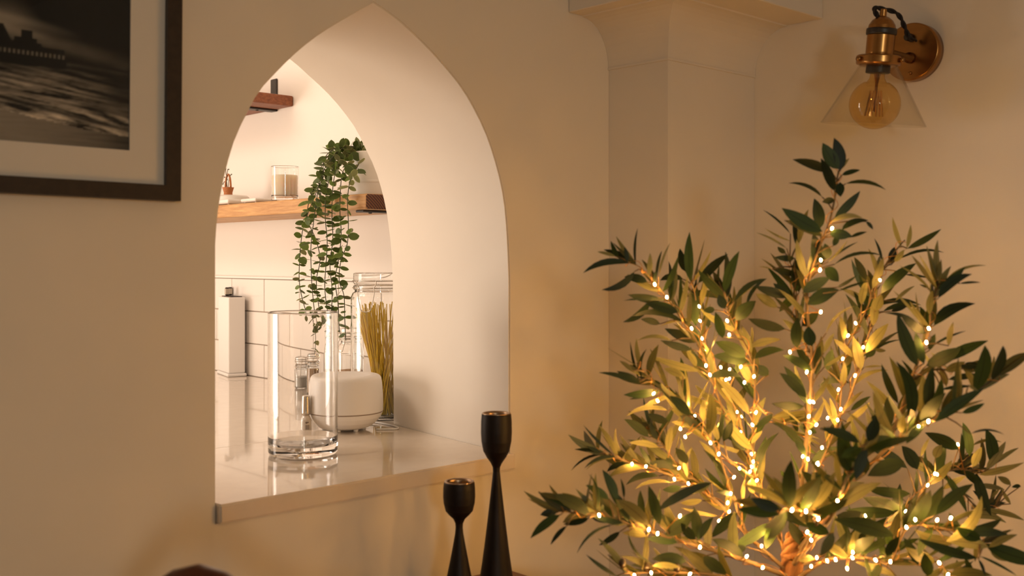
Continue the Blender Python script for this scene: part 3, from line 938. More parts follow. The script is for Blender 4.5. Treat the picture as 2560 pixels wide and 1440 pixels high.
# chair at the left end of the table: only its rounded back rail reaches the picture
cc = P(458, 1420, 1.0)
ch = empty('dining_chair', (cc.x + .01, cc.y - .01, 0), 'polished reddish brown wooden chair, top of its curved back rail', 'chair', rot=(0, 0, math.radians(38)))
zt = cc.z
pts = []; rad = []
for k in range(25):
    a = math.radians(-62 + 124 * k / 24)
    f = math.cos(a * 1.35)
    pts.append(Vector((-.20 * math.cos(a) + .20, .22 * math.sin(a) * 1.0, zt - .016 - .11 * (1 - math.exp(-(a * 2.1) ** 2)) - .02 * abs(a) + .004)))
    rad.append(.016)
bm = bmesh.new(); tube_bm(bm, pts, rad, 14)
bm_obj('back_rail', bm, CHAIRW, ch, True)
lathe('seat', [(0, .435), (.19, .435), (.205, .442), (.205, .455), (.195, .462), (0, .456)], CHAIRW, ch, 48, loc=(.17, 0, 0))
for a in (-55, -28, 0, 28, 55):
    k = int((a + 62) / 124 * 24); q = pts[k]
    tube('spindle', [Vector((.17 - .17 * math.cos(math.radians(a)), .17 * math.sin(math.radians(a)), .456)), q - Vector((0, 0, .012))], .007, CHAIRW, ch, 8)
for sx, sy in ((.03, .13), (.03, -.13), (.31, .13), (.31, -.13)):
    tube('leg', [Vector((sx + (sx - .17) * .3, sy * 1.3, 0)), Vector((sx, sy, .437))], .013, CHAIRW, ch, 10)
#PART3

# ------------------------------------------------------------------ leaf meshes (shared)
LEAFC = {}


def leaf_mesh(kind, mat, aspect, curve, droop=0.0, n=7, round_=False):
    key = (kind, mat.name, aspect, curve, droop)
    if key in LEAFC: return LEAFC[key]
    V = []; UV = []; Fc = []
    for i in range(n + 1):
        s = i / n
        if round_: wd = .5 * aspect * math.sin(math.pi * min(1, .06 + s * .94)) ** .55 if 0 < s < 1 else .04 * aspect
        else: wd = .5 * aspect * (math.sin(math.pi * s ** .85) ** .8 if 0 < s < 1 else .03)
        cy = curve * 4 * s * (1 - s); sl = curve * 4 * (1 - 2 * s)
        nx, ny = -sl, 1.0; q = math.hypot(nx, ny); nx /= q; ny /= q
        cz = droop * s * s
        for k, e in enumerate((-1, 0, 1)):
            V.append((s + nx * wd * e, cy + ny * wd * e, cz + (.12 * wd if e else 0))); UV.append((s, k / 2))
    for i in range(n):
        for k in (0, 1):
            a = i * 3 + k; Fc.append((a, a + 3, a + 4, a + 1))
    me = bpy.data.meshes.new('leaf'); me.from_pydata(V, [], Fc); me.update()
    ul = me.uv_layers.new(name='uv')
    for l in me.loops: ul.data[l.index].uv = UV[l.vertex_index]
    me.polygons.foreach_set('use_smooth', [True] * len(me.polygons))
    me.materials.append(mat)
    LEAFC[key] = me
    return me


def basis(p0, p1, nrm):
    """matrix with local X along the leaf (scaled to its length), local Z along nrm"""
    d = p1 - p0; L = d.length; x = d.normalized()
    z = (nrm - x * nrm.dot(x)).normalized(); y = z.cross(x)
    M = Matrix(((x.x, y.x, z.x, 0), (x.y, y.y, z.y, 0), (x.z, y.z, z.z, 0), (0, 0, 0, 1)))
    return Matrix.Translation(p0) @ M @ Matrix.Scale(L, 4)


class Stuff:
    def __init__(s): s.V = []; s.F = []; s.U = []; s.M = []

    def add(s, me, M, mi):
        b = len(s.V); s.V += [tuple(M @ v.co) for v in me.vertices]
        uvd = me.uv_layers[0].data
        for p in me.polygons:
            s.F.append(tuple(b + i for i in p.vertices)); s.M.append(mi)
            s.U += [tuple(uvd[l].uv) for l in p.loop_indices]

    def build(s, name, mats, parent):
        me = bpy.data.meshes.new(name); me.from_pydata(s.V, [], s.F)
        ul = me.uv_layers.new(name='uv')
        for i, q in enumerate(s.U): ul.data[i].uv = q
        for m in mats: me.materials.append(m)
        me.polygons.foreach_set('material_index', s.M)
        me.polygons.foreach_set('use_smooth', [True] * len(s.F))
        me.update(); return tag(link(name, me, parent), kind='stuff')


# ------------------------------------------------------------------ trailing plant
rp = random.Random(11)
hp_root = empty('trailing_plant', (px_, py_, ST + .094), 'trailing green plant with small round leaves hanging from the white pot', 'plant')
OR = Vector((px_, py_, ST + .094))
strands = [
    [(905, 374), (872, 366), (838, 384), (815, 430), (795, 470), (775, 520), (760, 560), (753, 600), (749, 650), (748, 700), (754, 740), (768, 790)],
    [(900, 380), (860, 372), (825, 400), (800, 450), (790, 510), (782, 570), (777, 620), (778, 680), (781, 730), (788, 790), (800, 840), (797, 884)],
    [(895, 377), (850, 380), (830, 430), (816, 480), (813, 540), (818, 600), (816, 650), (812, 710), (816, 760), (826, 815)],
    [(905, 382), (880, 400), (857, 430), (851, 480), (850, 530), (853, 590), (846, 650), (838, 700), (845, 760), (848, 830)],
    [(910, 385), (892, 420), (876, 450), (869, 500), (871, 560), (868, 610), (853, 650), (848, 700), (860, 740), (862, 800), (864, 850)],
    [(895, 374), (862, 385), (842, 420), (832, 470), (830, 540), (832, 600), (825, 660), (830, 720), (829, 770), (822, 815)],
    [(900, 378), (845, 369), (820, 390), (800, 425), (785, 470), (772, 505), (769, 550), (790, 600), (800, 650), (791, 700), (796, 760), (810, 830)],
    [(898, 372), (868, 368), (835, 372), (812, 396), (806, 440), (800, 500), (790, 545)],
]
stuffH = Stuff(); nl = 0; nkeep = 0
for si, st in enumerate(strands):
    xs = 1.395 - .012 * (si % 3) + (.01 if si > 4 else 0)
    pts = []
    for k, (u, v) in enumerate(st):
        X = xs + (1.50 - xs) * max(0, 1 - k / 2.2)
        pts.append(PX(u, v, X))
    pts = [OR + Vector((rp.uniform(-.02, .0), rp.uniform(-.02, .02), .002))] + pts
    sp_ = smooth_path(pts, 8)
    stem = bm_obj('stem', tube_bm(bmesh.new(), [p - OR for p in sp_], .0011, 5), GREENTWIG, hp_root, True)
    acc = 0; step = .0150; rot = rp.uniform(0, 3)
    for a, b in zip(sp_[3:], sp_[4:]):
        acc += (b - a).length
        if acc < step: continue
        acc = 0; rot += math.radians(90 + rp.uniform(-25, 25)); step = rp.uniform(.013, .0175)
        T = (b - a).normalized(); N = T.orthogonal().normalized(); B = T.cross(N)
        frac = (Z0 + .11 - b.z) / .30
        for sgn in (0, math.pi):
            ang = rot + sgn + rp.uniform(-.3, .3)
            dirv = (N * math.cos(ang) + B * math.sin(ang)) + T * rp.uniform(-.15, .55)
            dirv.normalize()
            L = rp.uniform(.017, .027) * (1.1 if frac < .35 else .92)
            if b.x + dirv.x * L > 1.426 and b.z < ST + .004: dirv.x = -abs(dirv.x); dirv.normalize()
            nrm = (-T * .35 + Vector((rp.uniform(-1, .3), rp.uniform(-1, .4), rp.uniform(-.2, 1)))).normalized()
            if abs(nrm.dot(dirv)) > .95: nrm = T.orthogonal()
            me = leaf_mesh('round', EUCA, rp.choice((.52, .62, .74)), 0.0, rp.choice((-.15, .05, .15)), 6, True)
            M = basis(b - OR, b - OR + dirv * L, nrm)
            if nkeep < 298 and nl % 4 < 3:
                nkeep += 1
                o = link('leaf', me, stem); o.matrix_local = M
            else:
                stuffH.add(me, M, 0)
            nl += 1
if stuffH.F: stuffH.build('foliage', [EUCA], hp_root)

# ------------------------------------------------------------------ artificial olive tree
rt = random.Random(5)
TP = P(1985, 1345, 1.52)
BX, BY = TP.x, TP.y
tree = empty('olive_tree', (BX, BY, 0), 'bushy artificial olive tree with long narrow leaves standing in the corner', 'tree')
TO = Vector((BX, BY, 0))
BR = [
    [(1988, 1345, 1.52), (2003, 1230, 1.52), (2014, 1120, 1.51), (2024, 1010, 1.5), (2030, 890, 1.49), (2018, 780, 1.48), (2022, 700, 1.47), (2048, 620, 1.47), (2072, 560, 1.47), (2086, 500, 1.47), (2094, 440, 1.47), (2104, 405, 1.47)],
    [(1975, 1400, 1.53), (1932, 1310, 1.56), (1892, 1200, 1.6), (1868, 1120, 1.62), (1845, 1040, 1.63), (1820, 980, 1.63), (1790, 925, 1.62), (1765, 865, 1.61), (1750, 800, 1.60), (1738, 740, 1.59), (1728, 690, 1.58)],
    [(1868, 1120, 1.62), (1815, 1040, 1.58), (1775, 935, 1.56), (1745, 860, 1.54), (1705, 800, 1.52), (1668, 745, 1.5), (1638, 710, 1.49), (1600, 668, 1.48), (1562, 655, 1.47)],
    [(1892, 1200, 1.6), (1800, 1130, 1.56), (1745, 1050, 1.54), (1705, 1003, 1.53), (1650, 968, 1.52), (1615, 935, 1.51), (1592, 908, 1.5)],
    [(1960, 1420, 1.52), (1870, 1340, 1.55), (1800, 1262, 1.56), (1720, 1208, 1.56), (1655, 1180, 1.56), (1580, 1158, 1.55), (1520, 1138, 1.54), (1484, 1128, 1.54)],
    [(1800, 1262, 1.56), (1745, 1205, 1.57), (1698, 1170, 1.57), (1668, 1125, 1.57), (1645, 1095, 1.57), (1622, 1062, 1.57)],
    [(1965, 1440, 1.5), (1860, 1400, 1.48), (1750, 1366, 1.45), (1645, 1334, 1.42), (1620, 1323, 1.42), (1560, 1305, 1.41), (1500, 1290, 1.4), (1440, 1282, 1.39), (1398, 1278, 1.39)],
    [(1960, 1470, 1.5), (1850, 1450, 1.47), (1770, 1436, 1.45), (1700, 1432, 1.43), (1620, 1432, 1.42), (1560, 1434, 1.41)],
    [(2008, 1240, 1.52), (2060, 1140, 1.54), (2094, 1050, 1.56), (2104, 960, 1.58), (2110, 895, 1.58), (2130, 840, 1.58), (2158, 790, 1.58), (2192, 715, 1.57), (2212, 665, 1.57), (2240, 625, 1.57), (2262, 600, 1.57)],
    [(2094, 1050, 1.56), (2128, 985, 1.57), (2148, 900, 1.58), (2170, 840, 1.58), (2182, 780, 1.58), (2190, 745, 1.58)],
    [(2005, 1310, 1.5), (2120, 1180, 1.47), (2225, 1085, 1.45), (2262, 1000, 1.44), (2285, 930, 1.43), (2310, 860, 1.43), (2324, 820, 1.43), (2330, 765, 1.43), (2345, 715, 1.43), (2352, 695, 1.43)],
    [(2000, 1370, 1.5), (2110, 1230, 1.42), (2224, 1114, 1.37), (2246, 1100, 1.36), (2296, 1066, 1.35), (2324, 1052, 1.35), (2400, 1005, 1.34), (2460, 965, 1.34), (2500, 935, 1.34)],
    [(1990, 1420, 1.52), (2130, 1350, 1.55), (2240, 1300, 1.58), (2318, 1212, 1.60), (2350, 1185, 1.61), (2400, 1172, 1.62), (2450, 1182, 1.63), (2500, 1150, 1.63)],
    [(1990, 1450, 1.5), (2060, 1402, 1.47), (2130, 1393, 1.44), (2190, 1400, 1.42), (2226, 1404, 1.41), (2270, 1318, 1.40), (2350, 1320, 1.39), (2440, 1345, 1.39), (2480, 1380, 1.39)],
    [(2190, 1400, 1.42), (2290, 1402, 1.41), (2348, 1407, 1.40), (2372, 1437, 1.39), (2430, 1460, 1.39)],
    [(1985, 1410, 1.5), (2030, 1330, 1.42), (2045, 1295, 1.34), (2015, 1279, 1.29), (1975, 1276, 1.27), (1930, 1280, 1.26)],
    [(2000, 1390, 1.5), (2080, 1290, 1.36), (2110, 1210, 1.29), (2140, 1160, 1.26), (2160, 1110, 1.25)],
    [(1892, 1200, 1.6), (1884, 1140, 1.58), (1882, 1060, 1.57), (1886, 1000, 1.56), (1886, 940, 1.55), (1872, 880, 1.54), (1845, 830, 1.53), (1822, 780, 1.52), (1815, 740, 1.52)],
    [(1886, 1000, 1.56), (1920, 1040, 1.55), (1960, 1060, 1.54), (2005, 1100, 1.53)],
    [(1870, 1340, 1.55), (1838, 1260, 1.53), (1812, 1180, 1.52), (1790, 1120, 1.51), (1755, 1070, 1.5), (1715, 1035, 1.5)],
    [(2282, 945, 1.435), (2330, 925, 1.44), (2385, 925, 1.45), (2430, 915, 1.46)],
    [(2350, 1185, 1.61), (2400, 1225, 1.62), (2450, 1272, 1.63), (2500, 1265, 1.64)],
    [(2030, 890, 1.49), (2000, 830, 1.5), (1985, 740, 1.52), (1990, 690, 1.52), (1965, 640, 1.52)],
]
BP = []
brobj = []
brbm = []
BP3 = []
for br in BR:
    pts = smooth_path([P(*q) for q in br], 5)
    n = len(pts)
    BP3.append(pts)
    bm = bmesh.new()
    big = (br[0][2] and br[0][1] > 1300 and abs(br[0][0] - 1985) < 45)
    r0 = .0034 if big else .0019
    tube_bm(bm, [p - TO for p in pts], [r0 + (.0008 - r0) * i / (n - 1) for i in range(n)], 6)
    brbm.append(bm)


def pix(p):
    d = p - EYE; t_ = d.dot(FWD)
    return 1280 + FPX * d.dot(RGT) / t_, 650 - FPX * d.z / t_, t_


PIXB = [[pix(p) for p in pts] for pts in BP3]


def nearest(u, v):
    best = None
    for bi, pp in enumerate(PIXB):
        for k, (a, b_, t_) in enumerate(pp):
            d = (a - u) ** 2 + (b_ - v) ** 2
            if best is None or d < best[0]: best = (d, bi, k, t_)
    return best


# leaves read off by eye: (base x, base y, tip x, tip y, width, kind[, bend]) in local sheets
SH = {}
SH['A'] = (1860, 340, 3.273, """775 270 640 60 120 g|790 280 740 15 100 d|780 280 860 185 30 o|800 320 950 275 50 g|705 295 405 200 75 d|740 450 625 185 85 d|830 390 1160 440 32 d u|788 380 790 495 80 d|640 500 365 385 33 d u|740 525 640 540 65 d
740 670 950 450 75 d|720 700 970 670 45 o u|800 770 1020 685 60 d u|1000 700 1055 765 30 d|700 800 880 820 80 g|870 830 1010 780 35 d|620 760 575 515 90 d|640 780 310 590 110 g|640 820 320 680 80 d|430 900 400 700 55 d
450 880 530 600 60 o|380 800 160 600 14 d|380 860 170 755 18 o|350 920 100 790 25 o|340 960 275 905 50 d|415 1000 255 990 50 d|430 1140 230 1090 60 d|230 1090 120 1070 12 o|600 1080 560 800 110 d|680 1010 660 880 100 d
730 900 770 800 60 g|660 1080 775 1190 100 d|690 1030 850 850 20 o|690 1030 930 870 14 d|740 1050 1120 975 24 d u|1130 1030 1065 840 22 d|450 1280 470 960 105 d|430 1280 420 1000 65 g|370 1310 90 1230 90 d|380 1300 240 1205 70 d
280 1400 90 1290 70 o|430 1310 290 1440 80 g|480 1280 700 1160 90 d|520 1380 770 1260 110 d|770 1270 1040 1185 25 d|760 1240 930 1140 30 d|1000 1180 900 995 60 d|960 1380 1010 1180 70 o|1050 1250 1140 990 60 o|1120 1290 1410 1040 95 d
1210 1050 1230 910 70 d|1230 1030 1310 930 50 o|1290 910 1215 665 38 o|20 1400 190 1165 35 d u|1080 1430 1130 1300 80 o|1060 1400 1440 1380 38 d u""")
SH['B'] = (2160, 520, 3.6, """390 365 690 185 60 d|385 360 420 150 45 o|300 470 720 400 22 d u|370 600 580 630 22 d|600 740 320 520 32 o|570 720 500 690 22 d|590 960 620 740 70 o|655 740 560 340 45 o|680 680 695 460 40 o|710 680 775 530 22 o
720 670 1090 515 20 o u|670 810 970 595 80 d u|860 680 1050 670 20 d|630 1060 1000 860 100 d u|530 1060 270 740 24 o|280 840 460 700 36 o|170 930 510 900 45 d u|240 930 400 870 45 d|520 1090 180 950 35 d u|560 1130 330 960 80 d
480 1420 300 945 120 d|540 1400 470 1120 80 d|590 1280 640 1130 60 d|600 1250 920 1105 26 d|760 1240 800 1030 55 o|700 1380 1110 1185 105 g|560 1420 870 1250 120 d|850 1420 1060 1430 50 d|1200 1500 1275 1400 50 g|20 1300 220 1040 105 o
0 1380 340 1185 22 d u|60 1300 330 1110 35 d|80 1060 90 800 85 o""")
SH['C'] = (1420, 500, 3.13, """480 495 120 570 55 d u|370 440 230 405 32 y|400 460 335 320 36 g|465 490 440 365 36 d|530 510 545 220 26 d|630 600 640 415 42 o|620 640 440 600 75 d|520 560 270 700 55 d d|710 600 800 335 15 o|680 650 690 550 28 d
960 640 955 255 75 g|920 560 880 380 65 d|1020 650 1245 420 72 d|1225 720 1340 400 85 g|1180 640 1185 510 22 d|1210 740 1130 560 65 d|900 620 720 630 55 d u|1300 800 1555 615 42 d u|1310 940 1470 790 100 d|1320 780 1460 670 14 o
730 780 470 740 60 d|640 790 430 950 60 d d|860 880 600 810 80 d|790 790 440 790 18 d|930 750 1230 790 60 d u|1230 850 1180 740 70 d|720 970 565 930 55 d|910 960 480 920 55 d u|1130 980 720 990 28 o u|1040 1100 760 1010 90 d
1000 990 1000 640 90 d|1100 1000 1060 850 60 d|1150 860 1060 870 60 d|1210 1080 1150 880 80 d|810 1100 540 1100 32 o u|970 1170 720 1100 60 d|1420 1150 1660 1090 65 y|1390 1230 1150 1110 125 g|1430 1270 1130 1220 95 d|1460 1240 1690 1170 75 d u
1700 1010 1400 920 90 d|1640 840 1465 735 60 o|1040 1340 640 1220 70 y|560 1420 480 1110 24 d|545 1410 540 1240 22 d|580 1400 615 1165 28 d u|570 1440 240 1350 38 d|560 1420 390 1340 60 d|500 1340 410 1260 36 o|1570 1370 1460 1300 80 d
1100 1390 1360 1390 55 d u|900 1380 750 1320 60 o""")
SH['D'] = (1300, 1040, 3.6, """360 890 95 1100 80 g|330 870 185 890 75 d|460 840 250 740 40 g|640 870 385 960 95 o|620 920 390 980 65 d|420 990 275 1160 45 d|690 860 620 520 30 g u|740 860 745 795 36 g|650 920 820 960 50 d|830 980 515 1235 32 d u
930 960 650 900 60 d|800 750 590 625 70 g|870 760 745 485 80 g|990 930 790 640 80 d|1150 980 880 760 110 o|935 740 905 560 28 d|1110 900 1080 670 70 d|1140 1020 950 970 95 o|1140 1080 920 1050 65 o|900 1040 710 1165 60 d
1255 980 1150 630 100 d|1240 850 1720 600 85 d|1420 1140 1140 1110 85 g|970 1040 1180 1320 22 d d|870 1440 600 1250 42 d|890 1340 770 1190 13 d|1500 1310 1190 1290 110 d|1190 1350 1440 1360 65 o|1450 1050 1270 880 90 d|1580 1110 1440 960 80 d
1590 1100 1565 820 110 d|1600 1120 1740 910 80 d|1440 960 1540 890 55 o|840 350 570 80 16 d|740 330 600 270 38 d|880 380 705 90 55 o|950 380 860 100 34 o d|780 345 455 490 26 d u|870 370 580 470 30 d u|890 380 590 490 26 o u
1090 440 895 165 52 o|1170 440 1070 270 50 d|960 440 780 500 55 d u|1100 470 800 560 80 o u|1440 480 1080 480 80 d u|1250 540 960 615 65 d u|1360 600 1030 665 38 o u|1160 190 930 30 95 g|1230 215 1090 0 66 o|1235 215 1170 50 52 d
1260 250 970 210 36 d|1250 280 975 240 55 o|1300 290 1280 110 60 d|1330 330 1370 80 66 o|1370 440 1315 380 60 d|1500 430 1400 280 105 d|1510 560 1550 280 50 o u|1450 640 1280 665 60 d|1350 420 1180 290 48 o""")
SH['E'] = (1700, 1040, 3.6, """700 520 890 150 55 d u|680 110 830 0 60 d|640 250 740 130 46 o|1100 300 820 60 55 d u|1130 350 1030 210 60 d|1620 240 1270 110 95 d|1460 300 1180 440 85 d u|1640 290 1450 380 105 g|1680 300 1590 580 115 d|990 820 1010 390 125 d
960 560 905 490 45 g|1330 780 1090 490 130 d|1410 640 1190 510 95 d|900 840 640 740 105 d|880 890 520 850 105 g|820 960 460 1190 105 g|880 940 770 1205 100 g|860 960 840 1110 45 o|980 950 1160 1200 95 d|1280 870 1100 640 90 d
1340 1050 1130 960 105 d|1380 1050 1260 1260 90 d|1500 1280 1280 1140 85 o|1200 1280 1030 1270 75 o|520 870 280 1100 105 d|600 1180 400 1270 80 d|420 640 300 400 60 d|590 310 450 150 60 d|600 340 340 250 45 o|390 230 470 50 85 d
270 230 250 20 70 y|490 720 310 680 50 d|280 600 0 700 85 d|200 760 0 780 55 o|340 900 20 820 36 o|660 700 650 560 80 y|570 790 590 560 36 y|210 1260 420 1420 115 d|1500 1180 1420 900 120 d|1800 1060 1390 900 190 d""")
SH['F'] = (2060, 1040, 3.6, """400 230 470 0 105 d|640 220 400 200 95 d|900 80 740 250 80 d|750 470 380 250 105 d|840 480 700 270 110 d|720 430 380 540 150 d|780 700 370 650 110 d|700 880 340 720 140 d|380 520 310 290 105 d|640 870 200 840 110 d
630 1080 90 930 150 d|330 1250 690 1080 80 d|560 1260 680 1080 85 d|220 1280 20 1180 75 o|230 1270 230 1040 85 d|850 1340 720 1100 85 d|1380 1280 860 1110 90 d|1480 1180 1110 1130 100 o|1480 1185 1740 1060 62 o|1200 1100 800 1020 110 o d
1100 1130 1420 720 110 o d|1010 890 1340 620 120 d|900 940 1070 620 100 d|820 860 960 680 75 o|1070 660 1280 540 55 o|1420 630 1230 480 85 d|1230 480 1070 490 50 d|1340 460 1420 280 80 o|1460 480 1630 230 80 o|1390 530 1800 420 55 o
1370 500 1110 460 90 d|1770 630 1690 640 38 d|1680 620 1560 540 55 o|1620 660 1350 620 55 o|1680 790 1600 660 36 o|1500 770 1340 670 46 d|1500 740 1580 660 36 o|1440 830 1640 780 36 d|1450 840 1810 950 55 o|1300 920 1640 960 72 o u
1340 1020 1250 960 60 d|1410 1110 1200 1010 110 g|1320 160 1630 170 26 d u|1330 270 1600 235 26 o u|1310 360 1250 60 95 g|1210 300 920 160 120 d|1000 380 1060 260 85 y|870 370 950 200 36 o|820 720 830 480 40 d|930 560 910 330 26 d
1330 1440 1270 1280 60 d|1400 1260 1740 1440 26 g|1390 1290 1450 1440 28 d|650 1440 290 1310 75 o|930 1440 900 1240 110 d|820 1320 700 1300 38 d""")
SH['G'] = (1960, 760, 3.6, """1120 1080 1010 520 120 d u|1030 900 870 540 75 d|1300 980 1340 560 105 d|1200 700 1060 500 38 d|960 1100 950 810 105 d|850 1000 830 910 85 d|890 1000 810 750 55 y|800 1130 870 980 105 d|600 960 780 830 58 d|560 1060 780 880 55 o
600 760 940 590 36 y u|720 570 890 560 22 y|590 710 320 740 65 d u|690 600 620 290 100 y|620 480 450 320 55 y|560 560 530 700 55 o|520 760 540 520 66 y|390 600 440 400 75 d|360 440 450 260 48 o|380 260 640 20 26 y u
540 330 500 100 55 y|550 200 545 60 38 d|740 480 830 370 85 d|370 560 550 440 32 y|820 410 920 420 38 o|1450 600 1630 520 85 o|1620 540 1770 560 48 d|1480 680 1790 640 55 d|1420 770 1700 740 36 d|1660 730 1750 780 28 o
1460 740 1400 560 66 o|1360 1060 1800 760 110 g|1600 980 1800 890 66 g|1240 1000 1250 640 115 o|1060 1160 1080 1000 75 o|540 960 720 780 36 y|200 900 0 560 85 d|180 920 -120 900 85 d|250 600 0 460 95 d|290 640 320 380 105 d
120 400 130 120 120 d|250 380 220 200 110 d|160 200 310 60 95 d|120 1160 40 960 58 d|130 1100 300 1160 95 d""")
SH['H'] = (1560, 760, 3.6, """1640 840 1400 620 95 d|1130 1000 830 680 100 o|1340 990 1180 1110 60 d|900 1230 970 1040 85 d|1080 1310 950 1180 58 d|760 900 500 800 58 o|900 1000 640 850 75 o|680 1100 500 1000 85 d|590 1000 420 830 105 d|660 1120 420 1060 48 o
760 1220 560 1060 65 o|850 1240 760 1020 58 y|330 780 0 820 75 g|230 830 50 860 28 d|430 820 160 940 46 o|400 960 0 1010 46 o u|400 1060 200 990 75 d|980 780 820 620 70 o|1010 900 880 760 60 o|720 1060 720 860 60 y|560 700 420 560 50 y|1000 640 1100 460 60 d|650 560 560 420 60 y|800 480 700 330 60 y""")
KM = {'d': (OLIVE_D, 1), 'g': (OLIVE_G, 1), 'o': (OLIVE_O, -1), 'y': (OLIVE_O, -1)}
entries = []
for k in 'ABCDEFGH':
    ox, oy, sc, txt = SH[k]
    for ln_ in txt.replace('\n', '|').split('|'):
        q = ln_.split()
        if len(q) < 6: continue
        bu, bv, tu, tv, wd_ = [float(x) for x in q[:5]]
        entries.append((ox + bu / sc, oy + bv / sc, ox + tu / sc, oy + tv / sc, wd_ / sc, q[5], q[6] if len(q) > 6 else ''))
stuffT = Stuff()
nleaf = 0
pending = []
for (bu, bv, tu, tv, wd_, kd, bend) in entries:
    d2, bi, ki, tt = nearest(bu, bv)
    tt += rt.uniform(-.02, .02)
    Lp = math.hypot(tu - bu, tv - bv)
    front = 1
    if wd_ > 22: tt -= .015          # the wide near ones
    dt = rt.uniform(-.35, .25) * Lp / FPX * tt
    p0 = P(bu, bv, tt); p1 = P(tu, tv, tt + dt)
    while p1.x > XW - .006: p1.x -= .01
    if p0.x > XW - .006: p0.x = XW - .008
    L = (p1 - p0).length
    asp = wd_ / FPX * tt / L
    asp = min((.07, .11, .15, .19, .24, .30, .38, .48, .62), key=lambda a: abs(a - asp))
    mat, side = KM[kd]
    dx = tu - bu
    cur = {'u': .13, 'd': -.13, '': rt.choice((.03, .05, -.03))}[bend]
    if dx < 0: cur = -cur
    tow = (EYE - p0).normalized()
    x = (p1 - p0).normalized()
    nrm = (tow - x * tow.dot(x)).normalized()
    nrm = Matrix.Rotation(math.radians(rt.uniform(-22, 22)), 3, x) @ nrm
    if side < 0: nrm = -nrm; cur = -cur
    me = leaf_mesh('long', mat, asp, cur, rt.choice((-.06, .0, .06)))
    pending.append((bi, me, basis(p0 - TO, p1 - TO, nrm), mat, L * asp, p0, d2, ki))
order = sorted(range(len(pending)), key=lambda i: -pending[i][4])
keep = set(order[:298])
for i, q in enumerate(pending):
    if q[6] > 9:
        a = BP3[q[1 - 1]][min(q[7], len(BP3[q[0]]) - 1)] - TO
        b_ = q[5] - TO
        k0 = max(0, q[7] - 2); a = BP3[q[0]][k0] - TO
        m_ = a.lerp(b_, .5) + Vector((0, 0, .002))
        if (b_ - a).length > .004: tube_bm(brbm[q[0]], [a, m_, b_], [.0012, .0010, .0008], 5)
for bi, bm in enumerate(brbm):
    brobj.append(bm_obj('branch', bm, TWIG, tree, True))
MI = {OLIVE_D.name: 0, OLIVE_G.name: 1, OLIVE_O.name: 2}
for i, q in enumerate(pending):
    if i in keep:
        o = link('leaf', q[1], brobj[q[0]]); o.matrix_local = q[2]
    else:
        stuffT.add(q[1], q[2], MI[q[3].name])
# fill: smaller leaves further back in the crown
for bi, pts in enumerate(BP3):
    for k in range(6, len(pts) - 1, 3):
        u, v, t_ = PIXB[bi][k]
        if v < 700 and rt.random() < .6: continue
        if v < 560: continue
        for s_ in range(4):
            if rt.random() < .38: continue
            a = pts[k]; T = (pts[k + 1] - pts[k - 1]).normalized()
            d = (T * rt.uniform(.4, 1) + RGT * rt.uniform(-.8, .8) + FWD * rt.uniform(.1, .9) + UP * rt.uniform(-.1, .6)).normalized()
            L = rt.uniform(.045, .072)
            p1 = a + d * L
            if p1.x > XW - .01: continue
            mat = rt.choice((OLIVE_D, OLIVE_O, OLIVE_O, OLIVE_G))
            me = leaf_mesh('long', mat, rt.choice((.15, .19, .24)), rt.choice((-.05, .05)), rt.choice((-.06, .06)))
            nn = Vector((rt.uniform(-1, 1), rt.uniform(-1, 1), rt.uniform(-.3, 1))).normalized()
            stuffT.add(me, basis(a - TO, p1 - TO, nn), MI[mat.name])
for bi in (11, 12, 13, 15, 16, 6):
    pts = BP3[bi]
    for k in range(5, len(pts) - 1, 4 if bi != 6 else 9):
        a = pts[k]; T = (pts[k + 1] - pts[k - 1]).normalized()
        d = (T * rt.uniform(.2, 1) + RGT * rt.uniform(-.9, .9) - FWD * rt.uniform(.0, .5) + UP * rt.uniform(-.6, .8)).normalized()
        p1 = a + d * rt.uniform(.05, .075)
        if p1.x > XW - .01: continue
        mat = rt.choice((OLIVE_D, OLIVE_D, OLIVE_G))
        stuffT.add(leaf_mesh('long', mat, rt.choice((.24, .30)), rt.choice((-.05, .05)), .0), basis(a - TO, p1 - TO, (Vector((rt.uniform(-.5, .5), rt.uniform(-.5, .5), rt.uniform(0, .8))) - FWD).normalized()), MI[mat.name])
stuffT.build('foliage', [OLIVE_D, OLIVE_G, OLIVE_O], tree)
# dark little olives at the foot of the picture
for (u, v, t_) in ((1556, 1408, 1.41), (1617, 1418, 1.42), (1692, 1420, 1.43)):
    p = P(u, v, t_) - TO
    bm = bmesh.new()
    bmesh.ops.create_uvsphere(bm, u_segments=14, v_segments=10, radius=1, matrix=Matrix.Translation(p) @ Matrix.Diagonal((.0050, .0050, .0066, 1)))
    q = P(u + 4, v + 22, t_ + .005) - TO
    tube_bm(bm, [p, q], .0008, 5)
    bm_obj('olive_fruit', bm, material('olive_skin', (.02, .012, .006), .35), tree, True)
# trunk wrapped in rope-like bark, pot
tp = [Vector((0, 0, .17)), Vector((.012, -.01, .35)), Vector((-.008, .004, .52)), P(1978, 1450, 1.525) - TO, P(1983, 1385, 1.52) - TO, P(1992, 1335, 1.52) - TO]
tpp = smooth_path(tp, 8)
bm = bmesh.new(); tube_bm(bm, tpp, [.016 - .004 * i / len(tpp) for i in range(len(tpp))], 14)
trunk = bm_obj('trunk', bm, BARK, tree, True)
bm = bmesh.new()
for s_ in range(5):
    pts = []
    for i, p in enumerate(tpp):
        a = i * .35 + s_ * 2 * math.pi / 5
        rr = .0145 - .0035 * i / len(tpp)
        pts.append(p + Vector((math.cos(a) * rr, math.sin(a) * rr, 0)))
    tube_bm(bm, pts, .0048, 6)
bm_obj('bark_strand', bm, BARK, trunk, True)
lathe('pot', [(0, 0), (.10, 0), (.135, .21), (.14, .22), (.128, .22), (.12, .19), (0, .185)], material('basket_grey', (.32, .25, .18), .8, bump=(120, .6, .004)), tree, 40)

